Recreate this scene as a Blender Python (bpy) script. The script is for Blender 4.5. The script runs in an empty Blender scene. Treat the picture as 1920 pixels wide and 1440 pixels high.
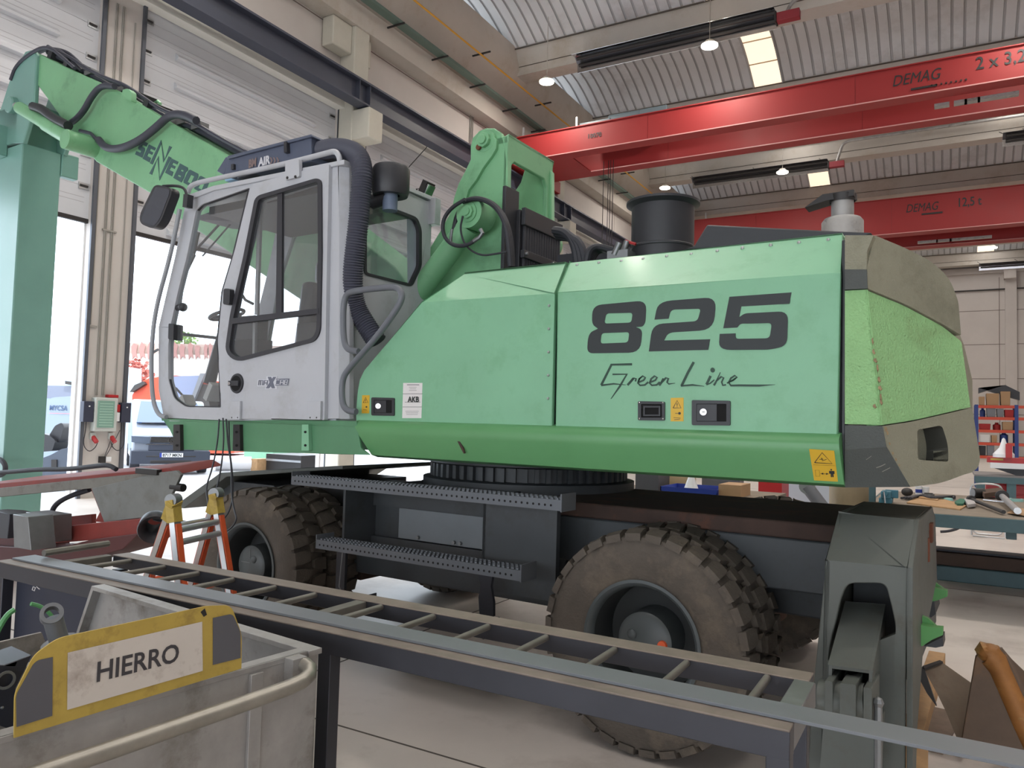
import bpy, bmesh, math, random
from mathutils import Vector, Matrix
from mathutils.geometry import tessellate_polygon
scene = bpy.context.scene
COL = scene.collection
random.seed(7)
PI = math.pi
# ------------------------------------------------------------ camera
F_PX, YAW, PITCH, ROLL = 1430.0, 0.5205663, 0.0509558, 0.0279681
CAM = Vector((0, 0, 1.6))
_f = Vector((-math.sin(YAW)*math.cos(PITCH), math.cos(YAW)*math.cos(PITCH), math.sin(PITCH)))
_r = Vector((math.cos(YAW), math.sin(YAW), 0)); _u = _r.cross(_f)
RT = _r*math.cos(ROLL) + _u*math.sin(ROLL)
UP = -_r*math.sin(ROLL) + _u*math.cos(ROLL)
cam_d = bpy.data.cameras.new('camera'); cam = bpy.data.objects.new('camera', cam_d); COL.objects.link(cam)
cam_d.sensor_width = 36; cam_d.lens = F_PX/1920*36; cam_d.clip_end = 400; cam_d.clip_start = 0.05
cam.matrix_world = Matrix.Translation(CAM) @ Matrix((RT, UP, -_f)).transposed().to_4x4()
scene.camera = cam
# ------------------------------------------------------------ daylight
w = bpy.data.worlds.new('World'); scene.world = w; w.use_nodes = True
nt = w.node_tree; bg = nt.nodes['Background']
tc = nt.nodes.new('ShaderNodeTexCoord'); sep = nt.nodes.new('ShaderNodeSeparateXYZ')
mr = nt.nodes.new('ShaderNodeMapRange'); cr = nt.nodes.new('ShaderNodeValToRGB')
nt.links.new(tc.outputs['Generated'], sep.inputs[0]); nt.links.new(sep.outputs['X'], mr.inputs['Value'])
mr.inputs['From Min'].default_value = -0.9; mr.inputs['From Max'].default_value = 0.6
cr.color_ramp.elements[0].color = (0.76, 0.88, 1.0, 1); cr.color_ramp.elements[1].color = (0.95, 0.97, 1.0, 1)
nt.links.new(mr.outputs[0], cr.inputs[0]); nt.links.new(cr.outputs[0], bg.inputs['Color'])
bg.inputs['Strength'].default_value = 4.9
sd = bpy.data.lights.new('sun', 'SUN'); sd.energy = 5.0; sd.angle = 0.01; sd.color = (1, .96, .9)
so = bpy.data.objects.new('sun', sd); COL.objects.link(so)
so.rotation_euler = Vector((-0.62, 0.25, -0.95)).to_track_quat('-Z', 'Y').to_euler()
scene.view_settings.view_transform = 'Standard'; scene.view_settings.look = 'None'
scene.view_settings.gamma = 1; scene.view_settings.use_curve_mapping = False
scene.view_settings.exposure = 0.12
LAMP_W = 130.0
for _x in (-5.67, 2.2):      # fill lamps added under the roof, standing in for skylight daylight
    for _y in (-7.2, -.75, 5.75, 12.2, 31.6, 44.6, 51.0, 57.5):
        _l = bpy.data.lights.new('roof_fill', 'AREA'); _l.shape = 'RECTANGLE'; _l.size = .95; _l.size_y = 4.6; _l.energy = 150 if _y < 20 else 150; _l.color = (1, .97, .93)
        _o = bpy.data.objects.new('roof_fill', _l); COL.objects.link(_o); _o.location = (_x, _y, 14.45)
# ------------------------------------------------------------ frames and photo rays
YM = -0.0562617
FM = Matrix.Rotation(YM, 4, 'Z'); FMI = FM.inverted(); W = Matrix.Identity(4)
def ray(x, y): return RT*((x-960)/F_PX) - UP*((y-720)/F_PX) + _f
def WX(x, y, X): d = ray(x, y); return CAM + d*(X/d.x)
def WY(x, y, Y): d = ray(x, y); return CAM + d*(Y/d.y)
def WZ(x, y, z=0.): d = ray(x, y); return CAM + d*((z-CAM.z)/d.z)
def _m(x, y): return FMI.to_3x3() @ ray(x, y)
def PM(x, y, v): d = _m(x, y); return CAM + d*(v/d.y)      # machine frame, plane v = const
def PU(x, y, u): d = _m(x, y); return CAM + d*(u/d.x)
def PZ(x, y, z): d = _m(x, y); return CAM + d*((z-CAM.z)/d.z)
# ------------------------------------------------------------ materials
def hexc(r, g, b):
    return tuple(((c/255/12.92) if c/255 <= .04045 else ((c/255+.055)/1.055)**2.4) for c in (r, g, b)) + (1,)
MATS = {}
def mat(name, rgb, rough=.5, metal=0., var=0., vscale=4., bump=0., bscale=40., emit=None, estr=1., stain=None, samt=.3, sscale=2., alpha=None, trans=0., coat=0.):
    if name in MATS: return MATS[name]
    m = bpy.data.materials.new(name); m.use_nodes = True; n = m.node_tree; N = n.nodes; L = n.links
    b = N['Principled BSDF']; c = hexc(*rgb)
    b.inputs['Roughness'].default_value = rough; b.inputs['Metallic'].default_value = metal
    b.inputs['Base Color'].default_value = c
    if coat: b.inputs['Coat Weight'].default_value = coat; b.inputs['Coat Roughness'].default_value = .15
    geo = None
    if var or bump or stain:
        geo = N.new('ShaderNodeNewGeometry')
    src = None
    if var:
        no = N.new('ShaderNodeTexNoise'); no.inputs['Scale'].default_value = vscale; no.inputs['Detail'].default_value = 5; no.inputs['Roughness'].default_value = .65
        L.new(geo.outputs['Position'], no.inputs['Vector'])
        mp = N.new('ShaderNodeMapRange'); mp.inputs['From Min'].default_value = .3; mp.inputs['From Max'].default_value = .7
        mp.inputs['To Min'].default_value = 1-var; mp.inputs['To Max'].default_value = 1+var
        L.new(no.outputs['Fac'], mp.inputs['Value'])
        mx = N.new('ShaderNodeVectorMath'); mx.operation = 'SCALE'; mx.inputs[0].default_value = c[:3]
        L.new(mp.outputs[0], mx.inputs['Scale']); src = mx.outputs[0]
        rr = N.new('ShaderNodeMapRange'); rr.inputs['To Min'].default_value = max(.05, rough-.1); rr.inputs['To Max'].default_value = min(1, rough+.12)
        L.new(no.outputs['Fac'], rr.inputs['Value']); L.new(rr.outputs[0], b.inputs['Roughness'])
    if stain:
        n2 = N.new('ShaderNodeTexNoise'); n2.inputs['Scale'].default_value = sscale; n2.inputs['Detail'].default_value = 8; n2.inputs['Roughness'].default_value = .7
        L.new(geo.outputs['Position'], n2.inputs['Vector'])
        m2 = N.new('ShaderNodeMapRange'); m2.inputs['From Min'].default_value = .52; m2.inputs['From Max'].default_value = .70; m2.inputs['To Max'].default_value = samt
        L.new(n2.outputs['Fac'], m2.inputs['Value'])
        mi = N.new('ShaderNodeMix'); mi.data_type = 'RGBA'
        L.new(m2.outputs[0], mi.inputs[0])
        if src: L.new(src, mi.inputs[6])
        else: mi.inputs[6].default_value = c
        mi.inputs[7].default_value = hexc(*stain); src = mi.outputs[2]
    if src: L.new(src, b.inputs['Base Color'])
    if bump:
        n3 = N.new('ShaderNodeTexNoise'); n3.inputs['Scale'].default_value = bscale; n3.inputs['Detail'].default_value = 3
        L.new(geo.outputs['Position'], n3.inputs['Vector'])
        bp = N.new('ShaderNodeBump'); bp.inputs['Strength'].default_value = bump; bp.inputs['Distance'].default_value = .01
        L.new(n3.outputs['Fac'], bp.inputs['Height']); L.new(bp.outputs[0], b.inputs['Normal'])
    if emit:
        b.inputs['Emission Color'].default_value = hexc(*emit); b.inputs['Emission Strength'].default_value = estr
    if trans: b.inputs['Transmission Weight'].default_value = trans; b.inputs['IOR'].default_value = 1.45
    if alpha is not None: b.inputs['Alpha'].default_value = alpha
    MATS[name] = m; return m
GREEN = mat('green_paint', (126, 182, 146), .45, var=.05, vscale=2.2, stain=(96, 150, 104), samt=.3, sscale=5, coat=.06)
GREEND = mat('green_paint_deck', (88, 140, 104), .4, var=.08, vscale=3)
GREENTX = mat('green_textured', (148, 196, 136), .6, var=.08, vscale=2, bump=.9, bscale=90, stain=(120, 140, 92), samt=.5, sscale=3)
BOOMG = mat('boom_green', (124, 180, 136), .42, var=.08, vscale=1.6, stain=(80, 118, 90), samt=.5, sscale=2.5)
STICKG = mat('stick_green', (116, 160, 150), .35, var=.06, vscale=1.5)
CWG = mat('counterweight_grey', (140, 138, 120), .75, var=.10, vscale=2.5, bump=.5, bscale=120, stain=(92, 88, 70), samt=.6, sscale=2)
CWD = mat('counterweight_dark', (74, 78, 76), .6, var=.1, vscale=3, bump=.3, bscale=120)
CABW = mat('cab_grey_paint', (184, 187, 194), .4, var=.03, vscale=3, coat=.2, stain=(140, 138, 130), samt=.3, sscale=4)
DECAL = mat('decal_black', (34, 40, 42), .5)
BLACK = mat('black_plastic', (48, 49, 54), .45, var=.1, vscale=6)
RUB = mat('rubber_black', (46, 47, 54), .6, var=.1)
GASK = mat('window_gasket', (50, 50, 56), .5)
TYRE = mat('tyre_rubber', (84, 77, 70), .85, var=.18, vscale=5, bump=.4, bscale=60, stain=(116, 104, 90), samt=.75, sscale=3.5)
RIM = mat('rim_grey', (72, 78, 80), .4, var=.1, stain=(60, 58, 54), samt=.4)
DKGR = mat('chassis_dark_grey', (62, 66, 70), .5, var=.12, vscale=3, stain=(46, 44, 42), samt=.6, sscale=3)
OUTR = mat('outrigger_grey', (86, 90, 86), .5, var=.1, vscale=3, stain=(74, 70, 60), samt=.7, sscale=4)
RUST = mat('rust', (112, 66, 48), .85, var=.25, vscale=8)
RUSTY = mat('rusty_dirt', (70, 54, 48), .85, var=.25, vscale=5, stain=(118, 72, 52), samt=.6, sscale=3)
STEP = mat('step_grey', (96, 100, 106), .45, metal=.3, var=.06)
HOLE = mat('hole_dark', (14, 14, 16), .9)
CHROME = mat('chrome', (215, 215, 218), .12, metal=1)
STEEL = mat('bare_steel', (132, 134, 136), .42, metal=.7, var=.12, vscale=6)
DSTEEL = mat('mill_scale_steel', (66, 67, 74), .42, metal=.45, var=.12, vscale=3)
EDGEW = mat('worn_edge', (124, 114, 106), .55, metal=.4, var=.2, vscale=9)
FLATBAR = mat('flat_bar_steel', (112, 116, 122), .45, metal=.2, var=.05, vscale=8)
RUNGM = mat('rung_steel', (116, 113, 108), .5, metal=.5, var=.15, vscale=14)
GALV = mat('galvanised_steel', (160, 158, 156), .5, metal=.45, var=.18, vscale=5, stain=(96, 88, 78), samt=.7, sscale=4)
YEL = mat('yellow_paint', (182, 156, 74), .55, var=.1, vscale=12, stain=(110, 84, 50), samt=.5, sscale=14)
YELST = mat('yellow_sticker', (214, 172, 48), .45)
WHSIGN = mat('white_sign', (206, 198, 190), .6, var=.04, vscale=6, stain=(130, 112, 100), samt=.6, sscale=9)
SLATE = mat('sign_grey', (88, 88, 94), .5, var=.05)
WHITE = mat('white_paint', (225, 226, 228), .4)
PAPER = mat('paper_white', (226, 222, 222), .7)
ORPNT = mat('orange_paint', (214, 92, 52), .45, var=.08, vscale=9)
ALU = mat('aluminium', (190, 192, 195), .35, metal=.8, var=.05)
REDP = mat('crane_red', (146, 36, 37), .55, var=.03, vscale=1)
REDD = mat('dull_red', (130, 52, 46), .6, var=.15)
CONC = mat('precast_concrete', (186, 180, 172), .8, var=.06, vscale=.8, stain=(158, 140, 116), samt=.5, sscale=.7)
WALLC = mat('wall_panel', (194, 188, 184), .85, var=.05, vscale=.6)
PILLAR = mat('pillar_cream', (192, 189, 178), .8, var=.04)
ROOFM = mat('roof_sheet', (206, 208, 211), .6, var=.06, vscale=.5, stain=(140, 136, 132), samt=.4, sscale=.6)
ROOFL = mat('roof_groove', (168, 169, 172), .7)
DOORP = mat('door_panel_white', (198, 200, 206), .45, var=.04, vscale=1)
DOORG = mat('door_shadow_groove', (168, 168, 174), .6)
BEAMD = mat('runway_beam_grey', (62, 66, 80), .45, var=.08, vscale=1)
GASY = mat('gas_pipe_yellow', (214, 158, 60), .5)
TRAYG = mat('cable_tray_green', (104, 124, 116), .5, metal=.4)
REFL = mat('heater_reflector', (200, 202, 206), .18, metal=1)
DKM = mat('dark_metal', (52, 50, 50), .5, metal=.3)
REDBOX = mat('burner_box_red', (140, 42, 52), .5)
LAMPE = mat('lamp_glow', (255, 255, 255), .5, emit=(255, 244, 220), estr=18)
SKYL = mat('skylight_sheet', (250, 236, 216), .6, emit=(255, 232, 204), estr=.95)
SKYLD = mat('skylight_lap', (196, 178, 156), .7)
WOOD = mat('raw_timber', (176, 140, 100), .75, var=.15, vscale=10, bump=.3, bscale=50)
CARD = mat('cardboard', (176, 142, 108), .8, var=.06)
BLUEP = mat('blue_plastic', (36, 60, 150), .5)
BLUER = mat('rack_blue', (40, 62, 128), .5)
ORR = mat('rack_orange', (200, 72, 44), .5)
BENCH = mat('bench_teal_paint', (66, 92, 98), .5, var=.12, vscale=4)
BENCHT = mat('bench_top_dirty', (130, 118, 104), .7, var=.2, vscale=5)
REDT = mat('tool_cabinet_red', (170, 34, 38), .4)
GREYP = mat('grey_plastic', (110, 112, 118), .5)
TEALM = mat('vise_blue', (60, 112, 130), .45, var=.1)
GLASSM = None
def glass():
    m = bpy.data.materials.new('cab_glass'); m.use_nodes = True; n = m.node_tree; N = n.nodes
    out = N['Material Output']; N.remove(N['Principled BSDF'])
    tr = N.new('ShaderNodeBsdfTransparent'); tr.inputs[0].default_value = (.90, .92, .93, 1)
    gl = N.new('ShaderNodeBsdfGlossy'); gl.inputs['Roughness'].default_value = .02
    di = N.new('ShaderNodeBsdfDiffuse'); di.inputs[0].default_value = (.55, .56, .6, 1)
    mx = N.new('ShaderNodeMixShader'); mx.inputs[0].default_value = .09
    m2 = N.new('ShaderNodeMixShader'); m2.inputs[0].default_value = .05
    n.links.new(tr.outputs[0], mx.inputs[1]); n.links.new(gl.outputs[0], mx.inputs[2])
    n.links.new(mx.outputs[0], m2.inputs[1]); n.links.new(di.outputs[0], m2.inputs[2])
    n.links.new(m2.outputs[0], out.inputs[0]); return m
GLASSM = glass()
# ------------------------------------------------------------ mesh builder
def fillet(pts, r, n=5, closed=True):
    P = [Vector(p) for p in pts]; out = []; N = len(P)
    rr = r if isinstance(r, (list, tuple)) else [r]*N
    for i in range(N):
        if not closed and i in (0, N-1): out.append(P[i]); continue
        a, b, c = P[i-1], P[i], P[(i+1) % N]; q = rr[i]
        if q <= 0: out.append(b); continue
        d1 = (a-b); d2 = (c-b); q1 = min(q, d1.length*.49); q2 = min(q, d2.length*.49)
        p0 = b+d1.normalized()*q1; p2 = b+d2.normalized()*q2
        for k in range(n+1):
            t = k/n; out.append(p0*(1-t)**2 + b*2*t*(1-t) + p2*t*t)
    return out
class MB:
    def __init__(s, frame=W): s.bm = bmesh.new(); s.fr = frame; s.mats = []; s.mi = 0
    def m(s, mt):
        if mt not in s.mats: s.mats.append(mt)
        s.mi = s.mats.index(mt); return s
    def face(s, vs):
        try: f = s.bm.faces.new(vs)
        except ValueError: return None
        f.material_index = s.mi; f.smooth = True; return f
    def v(s, p): return s.bm.verts.new(p)
    def poly(s, pts): return s.face([s.v(p) for p in pts])
    def obox(s, c, size, R=None):
        R = R or Matrix.Identity(3); c = Vector(c); hx, hy, hz = [q/2 for q in size]
        V = [s.v(c + R @ Vector((x*hx, y*hy, z*hz))) for x in (-1, 1) for y in (-1, 1) for z in (-1, 1)]
        for q in ((0, 1, 3, 2), (4, 6, 7, 5), (0, 4, 5, 1), (2, 3, 7, 6), (0, 2, 6, 4), (1, 5, 7, 3)): s.face([V[i] for i in q])
        return s
    def box(s, lo, hi):
        lo, hi = Vector(lo), Vector(hi); d = hi-lo
        return s.obox((lo+hi)/2, (abs(d.x), abs(d.y), abs(d.z)))
    def prism(s, loops, off):
        if not isinstance(loops[0][0], (list, tuple, Vector)): loops = [loops]
        loops = [[Vector(p) for p in l] for l in loops]; off = Vector(off)
        flat = [p for l in loops for p in l]
        A = [s.v(p) for p in flat]; B = [s.v(p+off) for p in flat]
        if len(loops) == 1 and len(flat) <= 4:
            s.face(A); s.face(B[::-1])
        else:
            for t in tessellate_polygon(loops): s.face([A[i] for i in t]); s.face([B[i] for i in reversed(t)])
        k = 0
        for l in loops:
            n = len(l)
            for i in range(n): s.face([A[k+i], A[k+(i+1) % n], B[k+(i+1) % n], B[k+i]])
            k += n
        return s
    def ring(s, c, ax, r, n, ref=None):
        ax = ax.normalized(); ref = ref or (Vector((0, 0, 1)) if abs(ax.z) < .9 else Vector((1, 0, 0)))
        e1 = ax.cross(ref).normalized(); e2 = ax.cross(e1)
        return [s.v(c + (e1*math.cos(2*PI*k/n) + e2*math.sin(2*PI*k/n))*r) for k in range(n)], e1
    def loft(s, A, B):
        n = len(A)
        for i in range(n): s.face([A[i], A[(i+1) % n], B[(i+1) % n], B[i]])
    def cone(s, p0, p1, r0, r1=None, n=20, cap=True):
        r1 = r0 if r1 is None else r1; p0, p1 = Vector(p0), Vector(p1); ax = p1-p0
        A, _ = s.ring(p0, ax, r0, n); B, _ = s.ring(p1, ax, r1, n); s.loft(A, B)
        if cap: s.face(A[::-1]); s.face(B)
        return s
    def lathe(s, o, ax, prof, n=40, closed=False):
        o = Vector(o); ax = Vector(ax).normalized(); R = []
        for a, r in prof: R.append(s.ring(o+ax*a, ax, max(r, .0005), n)[0])
        for i in range(len(R)-1): s.loft(R[i], R[i+1])
        if closed: s.loft(R[-1], R[0])
        return s
    def tube(s, pts, r, n=10, closed=False, radii=None, sm=0):
        P = [Vector(p) for p in pts]
        for _ in range(sm):
            Q = [P[0]]
            for i in range(len(P)-1): Q += [P[i]*.75+P[i+1]*.25, P[i]*.25+P[i+1]*.75]
            Q.append(P[-1]); P = Q
        N = len(P); rings = []; ref = None
        for i in range(N):
            a = P[i-1] if (i > 0 or closed) else P[i]; b = P[(i+1) % N] if (i < N-1 or closed) else P[i]
            t = (b-a).normalized()
            if ref is None: ref = t.orthogonal().normalized()
            ref = (ref - t*ref.dot(t))
            ref = ref.normalized() if ref.length > 1e-6 else t.orthogonal().normalized()
            e2 = t.cross(ref); rr = radii[min(i, len(radii)-1)] if radii else r
            rings.append([s.v(P[i] + (ref*math.cos(2*PI*k/n)+e2*math.sin(2*PI*k/n))*rr) for k in range(n)])
        for i in range(N-1): s.loft(rings[i], rings[i+1])
        if closed: s.loft(rings[-1], rings[0])
        else: s.face(rings[0][::-1]); s.face(rings[-1])
        return s
    def ball(s, c, r, sc=(1, 1, 1), n=16):
        c = Vector(c)
        R = []
        for i in range(n//2+1):
            th = PI*i/(n//2); z = math.cos(th); q = max(math.sin(th), .002)
            R.append([s.v(c+Vector((q*math.cos(2*PI*k/n)*r*sc[0], q*math.sin(2*PI*k/n)*r*sc[1], z*r*sc[2]))) for k in range(n)])
        for i in range(len(R)-1): s.loft(R[i], R[i+1])
        return s
    def stroke(s, pts, wd, fn, off, close=False):
        P = [Vector((p[0], p[1], 0)) for p in pts]; N = len(P); Lf = []; Rg = []
        wl = wd if isinstance(wd, (list, tuple)) else [wd]*N
        for i in range(N):
            a = P[max(i-1, 0)]; b = P[min(i+1, N-1)]; t = (b-a).normalized(); nn = Vector((-t.y, t.x, 0))
            Lf.append(P[i]+nn*wl[i]/2); Rg.append(P[i]-nn*wl[i]/2)
        for i in range(N-1):
            s.prism([fn(q.x, q.y) for q in (Lf[i], Lf[i+1], Rg[i+1], Rg[i])], off)
        return s
    def text(s, string, org, xd, yd, size, th=.002, bold=0., shear=0., align='LEFT', sx=1.):
        cu = bpy.data.curves.new('t', 'FONT'); cu.body = string; cu.size = size; cu.align_x = align
        cu.offset = bold; cu.shear = shear; cu.resolution_u = 3; cu.extrude = 0
        ob = bpy.data.objects.new('t', cu); dg = bpy.context.evaluated_depsgraph_get()
        me = bpy.data.meshes.new_from_object(ob); org = Vector(org); xd = Vector(xd).normalized(); yd = Vector(yd).normalized(); zd = xd.cross(yd)
        vs = [org + xd*p.co.x*sx + yd*p.co.y for p in me.vertices]
        A = [s.v(p+zd*th) for p in vs]
        for f in me.polygons: s.face([A[i] for i in f.vertices])
        bpy.data.objects.remove(ob); bpy.data.curves.remove(cu); bpy.data.meshes.remove(me)
        return s
    def build(s, name, mt=None, parent=None, bevel=0., bseg=2, **tags):
        if mt: 
            if not s.mats: s.mats.append(mt)
        me = bpy.data.meshes.new(name)
        bmesh.ops.remove_doubles(s.bm, verts=s.bm.verts, dist=1e-5)
        bmesh.ops.recalc_face_normals(s.bm, faces=s.bm.faces)
        s.bm.transform(s.fr)
        if parent is None:
            xs = [v.co for v in s.bm.verts]
            o = Vector(((min(p.x for p in xs)+max(p.x for p in xs))/2, (min(p.y for p in xs)+max(p.y for p in xs))/2, min(p.z for p in xs)))
            M = Matrix.Translation(o)
        else: M = WM[parent.name]
        s.bm.transform(M.inverted()); s.bm.to_mesh(me); s.bm.free()
        for q in s.mats: me.materials.append(q)
        me.set_sharp_from_angle(angle=math.radians(38))
        ob = bpy.data.objects.new(name, me); COL.objects.link(ob)
        if parent is not None: ob.parent = parent; WM[ob.name] = M
        else: ob.location = M.translation; WM[ob.name] = M
        if bevel:
            bv = ob.modifiers.new('Bevel', 'BEVEL'); bv.width = bevel; bv.segments = bseg; bv.limit_method = 'ANGLE'; bv.angle_limit = math.radians(40); bv.harden_normals = False
        for k, q in tags.items(): ob[k] = q
        return ob
WM = {}
def thing(name, label, category, loc, frame=W, group=None):
    o = bpy.data.objects.new(name, None); COL.objects.link(o)
    M = frame @ Matrix.Translation(Vector(loc)); o.matrix_world = M; WM[o.name] = M.copy()
    o['label'] = label; o['category'] = category
    if group: o['group'] = group
    return o
def T(label, category, group=None):
    d = dict(label=label, category=category)
    if group: d['group'] = group
    return d
ST = dict(kind='structure')
def copy_thing(o, M, label=None):
    """copy a thing with its parts and sub-parts; M = new world matrix"""
    def rec(q, par):
        c = q.copy(); COL.objects.link(c); c.parent = par
        for ch in q.children: rec(ch, c)
        return c
    c = rec(o, None); c.matrix_world = M
    if label: c['label'] = label
    return c
# ============================================================ THE HALL
def concrete_floor():
    m = mat('concrete_floor', (204, 195, 188), .42, var=.07, vscale=1.3, stain=(146, 134, 126), samt=.5, sscale=1.1)
    b = m.node_tree.nodes['Principled BSDF']; b.inputs['Specular IOR Level'].default_value = .6
    return m
XW, YF, XR, YB = -13.8, 62.0, 15.0, -16.0
f = MB(); f.m(concrete_floor()); f.box((XW-.2, YB, -.3), (XR, YF, 0)); f.m(mat('joint_dark', (84, 78, 72), .9))
for X in (-9.2, -3.47, 2.3, 8): f.box((X-.006, YB, -.001), (X+.006, YF, .0015))
for Y in (-2.6, 3.1, 9.3, 15.3, 21.3, 27.3, 33.4): f.box((XW, Y-.006, -.001), (XR, Y+.006, .0015))
f.build('floor', **ST)
g = MB(); g.m(mat('yard_concrete', (188, 188, 190), .8, var=.05, vscale=.5)); g.box((-75, -30, -.3), (XW-.2, 90, -.01)); g.build('yard_ground', **ST)
# left wall with its door openings
LW = MB(); LW.m(WALLC)
piers = [(1.0, 1.9), (8.2, 9.08), (14.55, 15.65), (20.9, 21.5), (26.6, 27.7), (33.2, 34.1), (39.4, 40.4), (45.8, 46.8)]
DT = 9.78; DB = 5.15
for a, b in piers: LW.box((XW-.25, a, 0), (XW, b, DT))
LW.box((XW-.25, 46.8, 0), (XW, YF, DT)); LW.box((XW-.25, YB, 0), (XW, 1.0, DT))
LW.box((XW-.25, YB, DT), (XW, YF, 14.3))
LW.m(mat('panel_joint', (120, 110, 104), .9))
for Y in (8.6, 20.9, 33.4, 46): LW.box((XW-.01, Y-.012, DT), (XW+.003, Y+.012, 11.7))
LW.box((XW-.01, YB, 11.69), (XW+.004, YF, 11.72))
LW.build('wall_left', **ST)
hd = MB(); hd.m(mat('header_white', (214, 212, 206), .7)); hd.box((XW-.05, YB, DT-.16), (XW+.22, YF, DT+.14)); hd.build('trim_1', bevel=.01, **ST)
hd = MB(); hd.m(CONC)   # edge channel below the roof
hd.prism([(XW, YB, 11.75), (XW+.55, YB, 11.75), (XW+.62, YB, 12.05), (XW+.62, YB, 12.3), (XW, YB, 12.3)], (0, YF-YB, 0))
hd.prism([(XW, YB, 12.3), (XW+.35, YB, 12.3), (XW+1.2, YB, 13.5), (XW+1.2, YB, 14.2), (XW, YB, 14.2)], (0, YF-YB, 0)); hd.build('trim_2', **ST)
for i, (a, b) in enumerate([(8.25, 8.85), (14.55, 15.12), (26.4, 27.0), (38.6, 39.2), (50.9, 51.5)]):
    c = MB(); c.m(PILLAR)
    if i: c.box((XW, a, 0), (XW+.5, b, 11.9))
    if i: c.box((XW+.3, a+.02, 8.75), (XW+1.05, b+.0, 9.53))
    if i: c.box((XW+.02, a-.7, 11.0), (XW+.4, a, 11.75)); c.box((XW+.02, b, 11.0), (XW+.3, b+.3, 11.75))
    if i: c.build('trim_%d' % (3+i), bevel=.03, **ST)
    else: c.bm.free()
# doors
dn = 0
for (a, b) in [(1.9, 8.2), (9.08, 14.55), (15.65, 20.9), (21.5, 26.6), (27.7, 33.2), (34.1, 39.4), (40.4, 45.8)]:
    dn += 1; hz = DB if dn < 4 else .02
    root = bpy.data.objects.new('door_%d' % dn, None); COL.objects.link(root); root.location = (XW-.08, (a+b)/2, hz); root['kind'] = 'structure'
    WM[root.name] = Matrix.Translation(root.location)
    d = MB(); z = hz; k = 0
    while z < DT-.05:
        z2 = min(z+.61, DT); d.m(DOORP); d.box((XW-.13, a-.05, z+.004), (XW-.08, b+.05, z2-.004))
        d.m(DOORG); d.box((XW-.12, a, z-.005), (XW-.085, b, z+.005))
        if z2 < DT-.1:   # long reinforcing rail on the section
            d.m(DOORP); d.prism([(XW-.08, a+.75, z+.08), (XW+.02, a+.75, z+.10), (XW+.02, a+.75, z+.15), (XW-.08, a+.75, z+.24)], (0, b-a-1.5, 0))
        d.m(DOORG)
        for q in range(2):   # pressed lines
            d.box((XW-.082, a+.1, z+.30+q*.09), (XW-.0785, b-.1, z+.31+q*.09))
        z = z2; k += 1
    d.build('door_leaf', parent=root)
    if dn < 4:
        s = MB(); s.m(DKM); s.box((XW-.14, a, hz-.07), (XW-.07, b, hz+.01)); s.build('bottom_seal', parent=root)
    h = MB(); z = hz+.6
    while z < DT-.3:
        for Y in (a+.02, b-.22):
            h.m(ALU); h.box((XW-.08, Y, z-.06), (XW-.06, Y+.2, z+.06)); h.m(DKM); h.cone((XW-.05, Y+.02, z), (XW-.05, Y+.16, z), .022)
        z += .61
    h.build('hinges', parent=root)
    t = MB(); t.m(mat('track_grey', (96, 100, 108), .45, metal=.5))
    for Y in (a-.07, b+.0): t.box((XW+.0, Y, 0), (XW+.05, Y+.07, DT-.12))
    t.build('guide_track', parent=root)
    if dn < 4:
        j = MB(); j.m(WHITE)
        for Y in (a+.001, b-.031): j.box((XW-.255, Y, 0), (XW-.14, Y+.03, DB))
        j.build('jamb', parent=root)
# pier between the two open doors: conduits and boxes
c = MB(); c.m(mat('conduit_grey', (150, 146, 140), .5))
for Y, z0, z1 in ((8.47, 1.9, 9.4), (8.50, 1.9, 9.4), (8.60, 1.9, 9.4), (8.63, 1.85, 9.4), (8.86, 1.9, 9.2), (8.30, 3.2, 9.6)): c.cone((XW+.02, Y, max(z0, 1.9)), (XW+.02, Y, z1), .011, n=8)
c.box((XW+.003, 8.42, 5.0), (XW+.035, 8.70, 5.03)); c.box((XW+.003, 8.25, 3.15), (XW+.03, 8.42, 3.19))
c.build('cable_conduit', **T('thin grey conduits running up the beige pier between the open doors', 'pipe'))
t = thing('distribution_board', 'grey wall box with green tinted lid on the pier between the doors', 'electrical box', (XW, 8.63, 1.24))
b = MB(); b.m(mat('box_grey', (190, 194, 190), .5)); b.box((XW, 8.40, 1.23), (XW+.14, 8.84, 1.86)); b.build('housing', parent=t, bevel=.02)
b = MB(); b.m(mat('lid_green', (128, 164, 150), .25)); b.box((XW+.14, 8.45, 1.30), (XW+.155, 8.77, 1.80)); b.m(mat('lid_marks', (170, 205, 190), .4))
for k in range(9): b.box((XW+.155, 8.48, 1.34+k*.05), (XW+.158, 8.74, 1.352+k*.05))
b.build('lid', parent=t, bevel=.005)
b = MB(); b.m(REDT); b.box((XW+.01, 8.66, 1.865), (XW+.12, 8.86, 1.92)); b.build('red_switch', parent=t, bevel=.006); b = MB(); b.m(REDT); b.box((XW+.01, 8.85, 1.60), (XW+.1, 8.92, 1.74)); b.m(WHITE); b.box((XW+.01, 8.85, 1.42), (XW+.1, 8.92, 1.59)); b.build('plug_sockets', parent=t, bevel=.008)
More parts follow.
